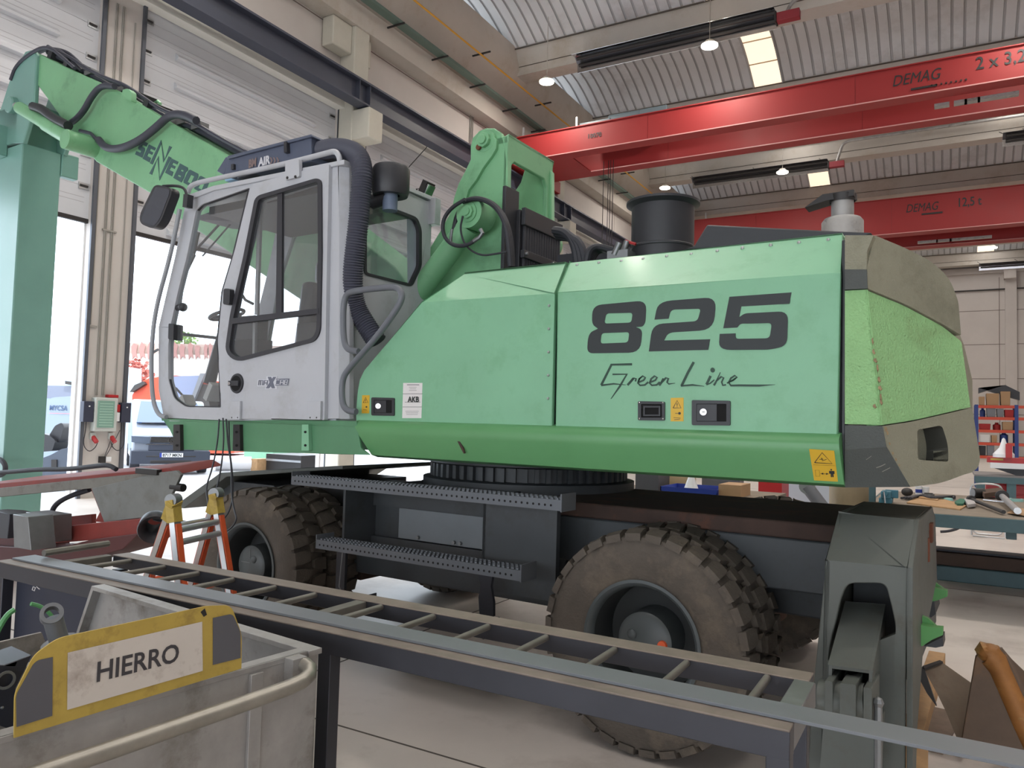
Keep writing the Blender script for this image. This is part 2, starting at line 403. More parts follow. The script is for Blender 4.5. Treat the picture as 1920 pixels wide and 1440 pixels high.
for k, (Y, lb) in enumerate(((8.20, 'dark door control box left of the green lidded wall box'), (8.94, 'dark door control box right of the green lidded wall box'))):
    t = thing('control_box', lb, 'electrical box', (XW, Y+.1, 1.4))
    b = MB(); b.m(mat('control_dark', (50, 54, 72), .5)); b.box((XW, Y, 1.40), (XW+.12, Y+.19, 1.78)); b.build('housing', parent=t, bevel=.008)
    b = MB(); b.m(WHITE); b.cone((XW+.12, Y+.1, 1.69), (XW+.135, Y+.1, 1.69), .014, n=10); b.build('button', parent=t)
    b = MB(); b.m(RUB); s = 1 if k == 0 else -1
    b.tube([(XW+.05, Y+.1, 1.40), (XW+.05, Y+.1, 1.25), (XW+.05, Y+.1-s*.04, .98), (XW+.05, Y+.1+s*.08, .84), (XW+.05, Y+.1+s*.2, .92), (XW+.05, Y+.1+s*.24, 1.02)], .008, n=6, sm=2); b.build('cable', parent=t)
    t2 = thing('wall_socket', ('red round wall socket at the left below the green lidded box', 'red round wall socket at the right below the green lidded box')[k], 'socket', (XW, 8.44+k*.36, 1.02))
    b = MB(); b.m(mat('box_grey', (190, 194, 190))); b.box((XW, 8.40+k*.36, 1.08), (XW+.06, 8.5+k*.36, 1.2)); b.build('back_box', parent=t2, bevel=.006)
    b = MB(); b.m(REDT); b.cone((XW+.04, 8.45+k*.36, 1.12), (XW+.13, 8.47+k*.36, 1.03), .045, .04, n=14); b.build('socket_body', parent=t2)
t = thing('junction_box', 'small grey and white junction box low on the beige pier', 'electrical box', (XW, 8.66, .66))
b = MB(); b.m(DKM); b.box((XW, 8.60, .64), (XW+.08, 8.70, .76)); b.build('housing', parent=t); b = MB(); b.m(WHITE); b.box((XW, 8.70, .66), (XW+.09, 8.80, .75)); b.build('cover', parent=t)
b = MB(); b.m(RUB); b.tube([(XW+.04, 8.7, .76), (XW+.03, 8.76, .92), (XW+.03, 8.8, 1.05)], .006, n=6); b.tube([(XW+.04, 8.72, .76), (XW+.03, 8.86, 1.0), (XW+.03, 8.98, 1.25)], .006, n=6); b.build('cable', parent=t)
# runway beam on its corbels
rb = MB(); rb.m(BEAMD); X0 = XW+.8
rb.box((X0-.18, YB, 9.56), (X0+.18, YF, 9.60)); rb.box((X0-.18, YB, 10.12), (X0+.18, YF, 10.17)); rb.box((X0-.015, YB, 9.6), (X0+.015, YF, 10.12))
for Y in (14.3, 14.7, 26.1, 26.7, 38.3, 38.9): rb.box((X0, Y-.01, 9.6), (X0+.16, Y+.01, 10.12))
rb.m(DKM); rb.box((X0-.03, YB, 10.17), (X0+.03, YF, 10.22)); rb.build('trim_10', **ST)
# roof beams
BY = [2.5, 9.0, 15.45, 21.9, 28.35, 34.9, 41.3, 47.8, 54.2, 60.7]
for i, y in enumerate([-10.4, -3.95]+BY):
    b = MB(); b.m(CONC); x0 = XW+.05
    b.prism([(x0, y, 13.35), (x0, y+.65, 13.35), (x0, y+.70, 13.62), (x0, y+1.0, 14.25), (x0, y-.35, 14.25), (x0, y-.05, 13.62)], (XR-x0, 0, 0))
    b.m(mat('joint_dark', (84, 78, 72))); b.box((x0+.01, y-.37, 14.08), (XR, y-.345, 14.12)); b.box((x0+.01, y-.055, 13.60), (XR, y-.045, 13.625))
    b.build('trim_%d' % (20+i), **ST)
ce = MB(); ce.m(ROOFM); AB = [-16.85, -10.4, -3.95]+BY+[67.2]
def arch(y0, y1, t): return Vector((0, y0+(y1-y0)*t, 14.15+.85*math.sin(PI*t)))
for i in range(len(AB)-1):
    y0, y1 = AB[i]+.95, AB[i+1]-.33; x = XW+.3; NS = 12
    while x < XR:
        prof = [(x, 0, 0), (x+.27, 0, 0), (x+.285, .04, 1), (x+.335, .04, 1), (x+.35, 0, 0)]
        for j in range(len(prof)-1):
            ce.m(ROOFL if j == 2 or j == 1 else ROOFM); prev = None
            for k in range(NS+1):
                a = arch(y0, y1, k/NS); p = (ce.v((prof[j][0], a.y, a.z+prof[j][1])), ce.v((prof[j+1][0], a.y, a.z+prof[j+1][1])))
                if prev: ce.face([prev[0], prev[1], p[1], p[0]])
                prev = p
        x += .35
ce.m(ROOFM); ce.box((XW-.3, YB, 15.3), (XR, YF+.3, 15.4)); ce.build('ceiling', **ST)
SKS = [(6, -6.15), (8, -6.15), (11, -6.15)]+[(i, -6.15) for i in (1, 2, 3, 4, 5, 7, 9, 10)]+[(i, 1.72) for i in (1, 2, 3, 4, 5, 7, 9, 10, 11)]  # most sheets after the first three are unseen, added for overhead light
for n, (i, sx0) in enumerate(SKS):
    y0, y1 = AB[i]+.95, AB[i+1]-.33; s = MB(); s.m(SKYL)
    prof = [sx0+q for q in (0, .17, .32, .49, .65, .81, .97)]
    for j in range(6):
        prev = None
        for k in range(13):
            a = arch(y0, y1, k/12); p = (s.v((prof[j], a.y, a.z-.03+.02*(j % 2))), s.v((prof[j+1], a.y, a.z-.03+.02*((j+1) % 2))))
            if prev: s.face([prev[0], prev[1], p[1], p[0]])
            prev = p
    s.m(SKYLD)
    for t in (.22, .42, .62, .82): a = arch(y0, y1, t); s.box((sx0, a.y-.02, a.z-.06), (sx0+.97, a.y+.02, a.z-.03))
    s.m(ROOFL)
    for xx in (sx0-.05, sx0+.98):
        pts = [arch(y0, y1, k/12)+Vector((xx, 0, -.04)) for k in range(13)]; s.tube(pts, .03, n=6)
    s.build('window_%d' % (n+1), **ST)
# far wall and right wall
wf = MB(); wf.m(WALLC); wf.box((XW-.2, YF, 0), (XR+.2, YF+.3, 15.3)); wf.m(mat('panel_joint', (120, 110, 104)))
for z in (3.1, 5.57, 7.95, 10.31): wf.box((XW, YF-.01, z-.02), (XR, YF+.01, z+.02))
wf.box((3.03, YF-.01, 0), (3.07, YF+.01, 12.6)); wf.box((-3.4, YF-.01, 0), (-3.36, YF+.01, 12.6)); wf.m(WALLC); wf.box((3.38, YF-.22, 0), (4.05, YF, 13.0)); wf.box((XW, YF-.25, 12.9), (XR, YF, 13.3))
wf.box((3.3, YF-.6, 12.4), (4.0, YF, 13.0)); wf.build('wall_far', **ST)
wb_ = MB(); wb_.m(WALLC); wb_.box((XW-.2, YB-.25, 5.6), (XR+.25, YB, 15.3))  # unseen wall, added to keep sky light off the high cranes
for X in (XW-.2, -5, 4.5, XR-.8): wb_.box((X, YB-.25, 0), (X+1.0, YB, 5.6))
wb_.build('wall_back_blocker', **ST)
wr = MB(); wr.m(WALLC); wr.box((XR, YB, 0), (XR+.25, YF, 15.3)); wr.build('wall_right', **ST)
p = MB(); p.m(DKM); p.cone((0, YF-.1, 11.75), (12, YF-.1, 11.75), .05, n=8); p.build('wall_conduit', **T('thin dark pipe running level across the far wall', 'pipe'))
# cable tray and gas pipe along the left wall top
XT = XW+.95
t = thing('cable_tray', 'dark green grey cable tray on brackets along the top of the left wall', 'cable tray', (XT, 20, 12.2))
b = MB(); b.m(TRAYG); b.box((XT-.12, 2, 12.22), (XT+.12, YF-.3, 12.24)); b.box((XT-.12, 2, 12.24), (XT-.11, YF-.3, 12.31)); b.box((XT+.11, 2, 12.24), (XT+.12, YF-.3, 12.31)); b.build('tray', parent=t)
b = MB(); b.m(RUB)
for k in range(5): b.cone((XT-.08+k*.04, 2, 12.265), (XT-.08+k*.04, YF-.3, 12.265), .014, n=6)
b.build('cables', parent=t)
y = 9.5
while y < 50:
    b = MB(); b.m(DKM); b.box((XW+.6, y, 12.17), (XT+.25, y+.04, 12.21)); b.build('bracket', parent=t); y += 2.05
t = thing('gas_pipe', 'yellow gas pipe hung on dark brackets under the roof edge', 'pipe', (XT+.55, 20, 12.9))
b = MB(); b.m(GASY); b.cone((XT+.5, 2, 12.78), (XT+.5, YF-.3, 12.78), .028, n=10); b.build('pipe_run', parent=t)
y = 11
while y < 50:
    b = MB(); b.m(DKM); b.box((XT+.1, y, 12.86), (XT+.75, y+.04, 12.90)); b.cone((XT+.5, y, 12.76), (XT+.5, y, 12.9), .012, n=6); b.build('bracket', parent=t); y += 4.1
b = MB(); b.m(mat('conduit_grey', (150, 146, 140)))
for Y in (20.75, 20.83, 20.91): b.cone((XW+.03, Y, 10.2), (XW+.03, Y, 11.75), .02, n=8)
b.build('downpipe', **T('three thin vertical pipes on the upper left wall above the dark beam', 'pipe'))
# high bay lamps
LG = 'round high bay lamps under the roof beams'
lamp = thing('high_bay_lamp', 'x', 'lamp', (0, 0, 0), group=LG)
b = MB(); b.m(CONC); b.cone((0, 0, .10), (0, 0, .22), .2, .12, n=20); b.build('housing', parent=lamp)
b = MB(); b.m(LAMPE); b.cone((0, 0, .06), (0, 0, .10), .23, n=28); b.build('diffuser', parent=lamp)
first = True
LAMPS = [(-11.0, 20.85, 12.3, 'lit round lamp nearest the left wall, above the nearer red crane'), (-5.84, 20.85, 12.3, 'lit round lamp beside the larger glowing roof skylight'),
         (2.0, 20.85, 12.3, 0), (7.3, 20.85, 12.3, 0), (-11.1, 32.74, 12.3, 'small lit lamp seen above the black drum'), (-6.02, 32.74, 12.3, 'small lit lamp by the middle heater tube'),
         (3.6, 32.74, 12.3, 0), (8.8, 32.74, 12.3, 0), (2.25, 52.0, 12.5, 'farthest lit lamp beside the small bright skylight strip'),
         (-11.0, 7.9, 12.3, 0), (-5.8, 7.9, 12.3, 0), (2.0, 7.9, 12.3, 0), (7.3, 7.9, 12.3, 0), (-6, 46.7, 12.3, 0), (5, 46.7, 12.3, 0), (-10.9, 46.7, 12.3, 0), (.6, 46.7, 12.3, 0)]
for X, Y, z, lb in LAMPS:
    M = Matrix.Translation((X, Y, z))
    if first: o = lamp; o.matrix_world = M; first = False
    else: o = copy_thing(lamp, M)
    WM[o.name] = M.copy(); _i = max(i for i in range(len(AB)-1) if AB[i] <= Y); _a, _b = AB[_i]+.95, AB[_i+1]-.33
    b = MB(); b.m(CONC); b.cone((X, Y, z+.2), (X, Y, 14.13+.85*math.sin(PI*min(1, max(0, (Y-_a)/(_b-_a))))), .010, n=6); b.build('suspension_rod', parent=o)
    o['label'] = lb or 'round lamp under the roof beams, hidden from this side'
    l = bpy.data.lights.new('bay', 'AREA'); l.shape = 'DISK'; l.size = .34; l.energy = LAMP_W; l.color = (1, .93, .84)
    lo = bpy.data.objects.new('bay_light', l); COL.objects.link(lo); lo.location = (X, Y, z+.04)
# radiant tube heaters
def heater(xa, ya, xb, yb, z, lb, flue=None):
    A = WZ(xa, ya, z); B = WZ(xb, yb, z); Y = (A.y+B.y)/2; x0, x1 = A.x, B.x
    t = thing('radiant_heater', lb, 'heater', ((x0+x1)/2, Y, z))
    TL = math.radians(38); ct, st_ = math.cos(TL), math.sin(TL)
    def hq(x, a, h): return Vector((x, Y+a*ct+h*st_, z+.04-a*st_*-1*-1+h*ct)) if False else Vector((x, Y+a*ct-h*st_*-1, z+.10-a*st_+h*ct))
    b = MB(); b.m(REFL)
    for s in (-1, 1): b.prism([hq(x0, s*.12, .14), hq(x0, s*.31, -.04), hq(x0, s*.32, -.04), hq(x0, s*.13, .15)], (x1-x0, 0, 0))
    b.m(mat('heater_inside', (92, 92, 98), .35, metal=.6)); b.prism([hq(x0, -.13, .14), hq(x0, .13, .14), hq(x0, .13, .15), hq(x0, -.13, .15)], (x1-x0, 0, 0)); b.build('reflector', parent=t)
    b = MB(); b.m(DKM)
    for s in (-.11, .11): b.cone(hq(x0+.1, s, .03), hq(x1, s, .03), .055, n=10)
    b.build('radiant_tube', parent=t)
    b = MB(); b.m(REDBOX); b.box((x1+.05, Y-.12, z-.08), (x1+.65, Y+.12, z+.16)); b.m(DKM); b.box((x1, Y-.16, z-.1), (x1+.05, Y+.16, z+.2)); b.build('burner_box', parent=t, bevel=.01)
    n = max(2, int((x1-x0)/2.5))
    for k in range(n+1):
        b = MB(); b.m(DKM); xx = x0+.25+(x1-x0-.3)*k/n; b.cone((xx, Y, z+.15), (xx-.35, Y+.35, 13.42), .014, n=6); b.build('hanger', parent=t)
    b = MB(); b.m(GALV)
    if flue: b.tube(flue(x1, Y, z), .06, n=12, sm=2); b.build('flue_pipe', parent=t)
    else: b.tube([(x1+.3, Y, z+.16), (x1+.4, Y+.1, z+.45), (x1+.7, Y+.1, z+.6), (x1+.9, Y, z+.8)], .05, n=10, sm=2); b.build('flue_pipe', parent=t)
heater(1075, 122, 1455, 42, 12.9, 'long radiant tube heater below the nearest roof beam')
heater(1295, 345, 1553, 314, 12.9, 'smaller radiant heater with a flue pipe between the two red cranes', lambda x, Y, z: [(x+.35, Y, z+.16), (x+.45, Y, z+.5), (x+.6, Y, z+.95), (x+1.1, Y, z+1.0), (x+9, Y, z+1.0)])
heater(1880, 267, 1990, 250, 12.9, 'part of a radiant heater at the right edge between the two red cranes')
heater(1836, 502, 1990, 494, 12.9, 'farthest radiant heater, near the far wall')
# overhead travelling cranes
def crane(y0, y1, zb, zt, wd, label, texts, trolley):
    t = thing('overhead_crane', label, 'crane', (0, (y0+y1)/2, zb)); x0, x1 = -12.75, XR-.6
    for y in (y0, y1):
        b = MB(); b.m(REDP); b.box((x0, y+.03, zb+.03), (x1, y+wd-.03, zt-.03)); b.box((x0, y-.03, zb), (x1, y+wd+.03, zb+.03)); b.box((x0, y-.02, zt-.03), (x1, y+wd+.02, zt)); b.m(mat('crane_lip_highlight', (206, 150, 148), .4)); b.box((x0, y-.045, zb), (x1, y-.03, zb+.03))  # pale lip strip paints the bright glint along the lower flange
        b.m(mat('crane_seam', (120, 26, 28), .4))
        for X in (-8.1, -2.2, 3.8): b.box((X, y+.026, zb+.03), (X+.012, y+.031, zt-.03))
        b.build('girder', parent=t)
    b = MB(); b.m(REDP); b.box((x0-.45, y0-1.0, 10.3), (x0, y1+wd+1.0, 10.75)); b.m(DKM)
    for y in (y0-.8, y1+wd+.8): b.cone((x0-.35, y, 10.34), (x0-.15, y, 10.34), .16, n=20)
    b.build('end_carriage', parent=t, bevel=.02)
    b = MB(); b.m(REDP); b.box((x0, y0+wd, zb), (x0+1.9, y1, zb+.04)); b.build('gusset_plate', parent=t)
    for X in (-12.6, -10.6): b = MB(); b.m(ALU); b.box((X, y0+.1, zt), (X+.06, y0+.16, zt+.35)); b.build('post', parent=t)
    for s, xa, ya, size, sh, bo, sx_ in texts:
        b = MB(); b.m(DECAL); P = WY(xa, ya, y0+.02); b.text(s, P, (1, 0, 0), (0, 0, 1), size, th=.006, bold=bo, shear=sh, sx=sx_); b.build('lettering', parent=t)
    if trolley: trolley(t)
def tr1(t):
    b = MB(); b.m(mat('motor_grey', (112, 128, 136), .4)); P = WY(1140, 224, 22.9); b.box((P.x-.9, 22.6, 11.32), (P.x+.2, 23.1, 11.62)); b.cone((P.x+.1, 22.8, 11.6), (P.x+1.6, 22.8, 11.6), .17, n=16); b.box((P.x+1.2, 22.6, 11.5), (P.x+2.1, 23.1, 11.7)); b.build('trolley', parent=t, bevel=.02)
    b = MB(); b.m(DKM)
    for xx, yy in ((1132, 430), (1141, 455), (1145, 455), (1150, 455)):
        P = WY(xx, 310, 23.4); b.cone((P.x, 23.4, 10.5), (P.x, 23.4, WY(xx, yy, 23.4).z-1.5), .012, n=6)
    b.build('hoist_rope', parent=t)
    b = MB(); b.m(REDBOX); P = WY(968, 325, 23.4); P.x += .45; b.box((P.x-.4, 23.2, 9.7), (P.x+.7, 23.6, 10.4)); b.m(DKM); b.box((P.x-.2, 23.1, 9.5), (P.x+.35, 23.7, 10.1)); b.m(STEEL); b.cone((P.x+.45, 23.4, 8.85), (P.x+.45, 23.4, 9.5), .05, n=8); b.box((P.x+.36, 23.3, 8.8), (P.x+.54, 23.5, 9.0)); b.build('hoist', parent=t)
    b = MB(); b.m(DKM); P = WY(1672, 162, 22.1); Q = WY(1712, 165, 22.1); b.box((Q.x-.05, 22.1, Q.z-.05), (Q.x+.55, 22.13, Q.z-.0)); b.build('logo_bar', parent=t); b = MB(); b.m(DKM); P = WY(1745, 158, 22.1)
    for k in range(8): b.box((P.x+k*.11, 22.1, P.z-.05), (P.x+k*.11+.04, 22.13, P.z-.01))
    b.build('logo_dots', parent=t)
    for xx, yy, L in ((1768, 180, .35), (1805, 177, .3), (1825, 172, .35), (1850, 168, .9)): b = MB(); b.m(GALV); P = WY(xx, yy, 22.75); b.box((P.x-.2, 22.7, 10.30), (P.x-.2+L, 22.9, 10.38)); b.build('cable_carrier', parent=t)
def tr2(t):
    b = MB(); b.m(GALV)
    for xx, yy, L in ((1730, 420, .8), (1765, 418, .6), (1790, 416, 1.6)): P = WY(xx, yy, 38.9); b.box((P.x-.2, 38.7, 10.24), (P.x-.2+L, 38.9, 10.34))
    b.build('cable_carrier', parent=t)
    b = MB(); b.m(DKM); Q = WY(1728, 401, 37.4); b.box((Q.x, 37.40, Q.z-.05), (Q.x+.8, 37.43, Q.z+.02)); b.build('logo_bar', parent=t)
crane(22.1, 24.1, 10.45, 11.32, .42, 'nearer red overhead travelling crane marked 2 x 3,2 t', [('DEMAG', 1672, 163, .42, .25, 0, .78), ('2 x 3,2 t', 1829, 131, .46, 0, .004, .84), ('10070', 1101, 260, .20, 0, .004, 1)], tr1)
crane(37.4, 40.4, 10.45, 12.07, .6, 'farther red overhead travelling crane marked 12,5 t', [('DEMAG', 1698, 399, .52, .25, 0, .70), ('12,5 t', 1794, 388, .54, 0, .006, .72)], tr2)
# ============================================================ THE MATERIAL HANDLER (machine frame: u along it, v away from camera)
MH = thing('material_handler', 'large green wheeled material handler marked 825 Green Line with grey cab', 'excavator', (-3.0, 4.87, 0), FM)
def B(): return MB(FM)
def pms(pts, v): return [PM(x, y, v) for x, y in pts]
def inset(pts, d):
    P = [Vector((p[0], p[1])) for p in pts]; n = len(P)
    A = sum(P[i].x*P[(i+1) % n].y-P[(i+1) % n].x*P[i].y for i in range(n)); s = 1 if A > 0 else -1; out = []
    for i in range(n):
        a, b, c = P[i-1], P[i], P[(i+1) % n]; t1 = (b-a).normalized(); t2 = (c-b).normalized()
        n1 = Vector((-t1.y, t1.x))*s; n2 = Vector((-t2.y, t2.x))*s; m = (n1+n2); k = d/max(.35, (1+n1.dot(n2)))
        q = b+m*k; out.append((q.x, q.y))
    return out
def f2(pts, r, n=5): return [(p.x, p.y) for p in fillet([(a, b, 0) for a, b in pts], r, n)]
def cir(cx, cy, r, n=24, sy=1.): return [(cx+r*math.cos(2*PI*k/n), cy+r*sy*math.sin(2*PI*k/n)) for k in range(n)]
V0 = 3.55
# ---- hood panels
def panel(name, low, chl, chr_, tl, tr, extra=None):
    b = B(); b.m(GREEN); b.prism(pms(low, V0), (0, .03, 0))
    q = [PM(*chl, V0), PM(*chr_, V0), PM(*tr, 3.80), PM(*tl, 3.80)]
    b.prism(q, (0, .03, -.03)); b.m(GREEND); q2 = [q[3], q[2], q[2]+Vector((0, .25, .01)), q[3]+Vector((0, .25, .01))]; b.prism(q2, (0, 0, -.03))
    o = b.build(name, parent=MH, bevel=.006)
    return o
fp = panel('front_side_panel', [(667, 793), (668, 755), (670, 733), (674, 712), (682, 695), (707, 665), (790, 567), (1040, 550), (1035, 800)], (790, 567), (1040, 550), (872, 513), (1060, 493))
rp = panel('rear_side_panel', [(1045, 548), (1576, 511), (1571, 825), (1041, 802)], (1045, 548), (1576, 511), (1069, 492), (1580, 440))
for k in range(5): b = B(); b.m(ALU); b.ball(PM(1029.5-k*.5, 573+k*43.5, V0-.004), .008, n=8); b.build('screw', parent=fp)
for x, y in ((1082, 494), (1123, 490), (1165, 487), (1206, 483), (1250, 478), (1296, 474), (1345, 468), (1392, 462), (1445, 457), (1498, 452), (1553, 447)): b = B(); b.m(ALU); b.ball(PM(x, y+3, 3.775), .010, n=8); b.build('screw', parent=rp)
b = B(); b.m(GREEND); prof = [(3.60, 1.60), (3.53, 1.588), (3.505, 1.57), (3.497, 1.545), (3.502, 1.50), (3.548, 1.375), (3.60, 1.36), (3.66, 1.36)]
L = []; R = []
for i, (v, z) in enumerate(prof):
    tt = min(1, max(0, (1.57-z)/.2)); L.append(Vector((-3.46+.12*tt, v, z))); R.append(Vector((-.605+.015*tt, v, z)))
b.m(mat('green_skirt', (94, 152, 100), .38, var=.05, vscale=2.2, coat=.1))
VA = [b.v(p) for p in L]; VB = [b.v(p) for p in R]
for i in range(len(prof)-1): b.face([VA[i], VA[i+1], VB[i+1], VB[i]])
b.face(VA); b.face(VB[::-1])
sk = b.build('side_skirt', parent=MH)
b = B(); b.m(RUSTY); b.stroke([(853, 819), (858, 824), (866, 840), (870, 850)], [2, 4, 4, 2], lambda x, y: PM(x, y, 3.507), (0, .012, 0)); b.build('dent_scratch', parent=sk)
# hood core and deck behind the panels
b = B(); b.m(GREEND); b.box((-3.3, 3.60, 1.37), (-.63, 6.14, 1.52)); b.m(BLACK); b.box((-3.0, 3.85, 1.5), (-2.1, 4.45, 2.30)); b.box((-1.93, 3.84, 1.5), (-.64, 6.1, 2.46)); b.box((-2.02, 3.60, 1.5), (-1.9, 3.63, 2.22)); b.box((-.63, 3.6, 1.5), (-.6, 6.1, 2.28)); b.build('engine_bay', parent=MH)
b = B(); b.m(GREEN); b.box((-3.3, 6.14, 1.37), (-.6, 6.18, 2.25)); b.prism([(-3.0, 6.18, 2.25), (-.6, 6.18, 2.25), (-.6, 5.93, 2.5), (-2.6, 5.93, 2.5)], (0, -.03, -.03)); b.m(GREEND); b.box((-1.96, 3.8, 2.47), (-.61, 5.95, 2.5)); b.build('far_side_panel', parent=MH, bevel=.005)
# dirt streaks and dent marks
# 825
DEC = lambda x, y: PM(x, y, V0-.0015)
def zz(pts, ox=1090, oy=535, s=4.8): return [(ox+x/s, oy+y/s) for x, y in pts]
b = B(); b.m(DECAL)
eight = f2(zz([(100, 180), (585, 135), (575, 370), (490, 375), (548, 400), (530, 605), (50, 612), (62, 430), (150, 390), (95, 350)]), [18, 18, 17, 1, 10, 22, 12, 17, 1, 10])
h1 = f2(zz([(222, 252), (462, 246), (450, 335), (205, 344)]), 6); h2 = f2(zz([(180, 430), (432, 420), (420, 514), (170, 524)]), 6)
b.prism([[DEC(*p) for p in eight], [DEC(*p) for p in h1], [DEC(*p) for p in h2]], (0, .004, 0))
two = f2(zz([(658, 308), (690, 145), (1215, 105), (1190, 400), (780, 425), (745, 496), (1160, 485), (1140, 580), (607, 595), (640, 350), (1045, 322), (1075, 210), (805, 218), (785, 300)]), [0, 26, 22, 26, 12, 0, 0, 0, 0, 20, 8, 6, 8, 0])
b.prism([DEC(*p) for p in two], (0, .004, 0))
five = f2(zz([(1332, 103), (1892, 63), (1872, 165), (1440, 190), (1422, 285), (1470, 252), (1860, 232), (1850, 545), (1690, 578), (1235, 582), (1245, 437), (1387, 432), (1385, 482), (1695, 476), (1715, 338), (1430, 345), (1405, 380), (1277, 386)]), [0, 0, 0, 0, 0, 6, 18, 16, 10, 24, 0, 0, 8, 8, 8, 6, 2, 0])
b.prism([DEC(*p) for p in five], (0, .004, 0)); b.build('number_825', parent=rp)
b = B(); b.m(mat('decal_dark_green', (28, 62, 48), .5))
def zs(pts, wd): b.stroke(zz(pts), [q/4.8 for q in wd] if isinstance(wd, (list, tuple)) else wd/4.8, DEC, (0, .003, 0))
zs([(455, 710), (270, 714), (178, 898)], 20); zs([(178, 900), (290, 886), (400, 896)], [16, 14, 4]); zs([(280, 801), (408, 800), (345, 910), (265, 1022)], [14, 20, 18, 4])
zs([(470, 835), (440, 870), (415, 898)], 20); zs([(440, 868), (475, 835), (492, 840), (486, 865)], 14)
def ee(x, y): zs([(x-20, y+12), (x+28, y-8), (x+45, y-32), (x+22, y-46), (x-8, y-22), (x-22, y+18), (x-2, y+38), (x+40, y+34), (x+70, y+8)], 14)
ee(530, 862); ee(635, 862)
zs([(738, 838), (715, 880), (700, 900)], 16); zs([(716, 878), (760, 832), (782, 838), (770, 872), (786, 888), (842, 880)], [14, 15, 15, 14, 12, 3])
zs([(1010, 690), (955, 790), (900, 905)], 20); zs([(895, 905), (1000, 896), (1105, 908)], [14, 16, 3])
zs([(1162, 815), (1125, 892)], 20); zs([(1125, 895), (1160, 880), (1195, 850)], 10); zs([(1250, 782), (1215, 860), (1192, 900)], [4, 12, 18]); zs([(1212, 862), (1258, 822), (1280, 832), (1262, 870), (1272, 900), (1300, 895)], 14)
zs([(1310, 880), (1370, 850), (1400, 825), (1380, 812), (1345, 835), (1325, 875), (1345, 902), (1420, 900), (1600, 902), (1745, 893)], [12, 13, 14, 14, 15, 16, 16, 18, 18, 2])
b.prism([DEC(*p) for p in zz(cir(1180, 762, 19, 16, 1.15))], (0, .003, 0)); b.build('green_line_script', parent=rp)
# latches, stickers
def latch(par, x0, y0, x1, y1, key, name='door_latch'):
    c = lambda fx, fy: (x0+(x1-x0)*fx, y0+(y1-y0)*fy)
    b = B(); b.m(BLACK); ou = f2([c(0, 0), c(1, .03), c(1, 1.02), c(0, 1)], 3); hi = [c(.12, .15), c(.9, .15), c(.9, .86), c(.12, .86)]
    b.prism([[PM(*p, V0-.008) for p in ou], [PM(*p, V0-.008) for p in hi]], (0, .012, 0)); b.m(HOLE); b.prism([PM(*p, V0-.002) for p in hi], (0, .004, 0))
    if key: b.m(BLACK); b.prism([PM(*c(*p), V0-.005) for p in ((.13, .17), (.65, .17), (.65, .84), (.13, .84))], (0, .012, 0))
    else:
        b.m(BLACK); b.prism([[PM(*c(*p), V0-.006) for p in ((.2, .25), (.84, .25), (.84, .78), (.2, .78))], [PM(*c(*p), V0-.006) for p in ((.26, .34), (.78, .34), (.78, .70), (.26, .70))]], (0, .008, 0))
    o = b.build(name, parent=par)
    k = B(); k.m(CHROME)
    if key: k.cone(PM(*c(.30, .48), V0-.016), PM(*c(.30, .48), V0-.004), .016, n=16); k.m(DKM); k.box(PM(*c(.30, .48), V0-.018)-Vector((.008, 0, .002)), PM(*c(.30, .48), V0-.016)+Vector((.008, 0, .002)))
    else:
        for fx, fy in ((.06, .08), (.94, .08), (.06, .92), (.94, .92)): k.ball(PM(*c(fx, fy), V0-.009), .005, n=8)
    k.build('lock_cylinder' if key else 'screws', parent=o)
latch(fp, 696, 745, 739, 779, True); latch(rp, 1297, 750, 1369, 797, True); latch(rp, 1196, 752, 1246, 788, False, 'pull_handle')
def sticker(par, pts, v, marks, nm='warning_sticker', base=YELST):
    b = B(); b.m(base); b.prism([PM(x, y, v-.0012) for x, y in pts], (0, .002, 0)); b.m(DECAL)
    for mk in marks:
        if mk[0] == 'l': b.stroke(mk[1], mk[2], lambda x, y: PM(x, y, v-.002), (0, .001, 0))
        else: b.prism([PM(x, y, v-.002) for x, y in mk[1]], (0, .001, 0))
    return b.build(nm, parent=par)
def tri(cx, cy, w, h, t=1.2): return [('l', [(cx-w, cy+h), (cx, cy-h), (cx+w, cy+h), (cx-w, cy+h)], t), ('l', [(cx, cy-h*.3), (cx, cy+h*.4)], t), ('p', [(cx-.6, cy+h*.6), (cx+.6, cy+h*.6), (cx+.6, cy+h*.8), (cx-.6, cy+h*.8)])]
sticker(rp, [(1257.5, 746), (1281.5, 745.5), (1281.5, 790), (1257.5, 790)], V0, tri(1269.5, 758, 7.5, 7)+[('l', [(1266, 775), (1271, 775)], 1), ('p', cir(1274, 775, 2.6, 10)), ('l', [(1263, 783), (1276, 784)], .8), ('l', [(1264, 787), (1275, 786)], .8)])
sticker(fp, [(679, 741), (693, 741), (692, 775), (678, 775)], V0, tri(685.5, 750, 4.5, 5, .8)+[('p', cir(687, 763, 1.6, 8)), ('l', [(681, 768), (688, 769)], .6)])
sticker(fp, [(756, 718), (792, 718), (790, 784), (754, 784)], V0, [('l', [(755, 738.3), (792, 738.3)], .7), ('l', [(755, 763), (791, 763)], .7), ('l', [(759, 754), (788, 754)], .7), ('l', [(763, 721.5), (786, 721.5)], 1)]+[('l', [(767+k % 2, 726+k*3), (781-k % 2, 726+k*3)], .5) for k in range(3)]+[('l', [(760+k, 771+k*3), (785-k, 771+k*3)], .5) for k in range(3)], 'paper_notice', PAPER)
b = B(); b.m(DECAL); b.text('AKB', PM(765, 753.5, V0-.003), (1, 0, 0), (0, 0, 1), .046, bold=.0015); b.build('notice_lettering', parent=fp)
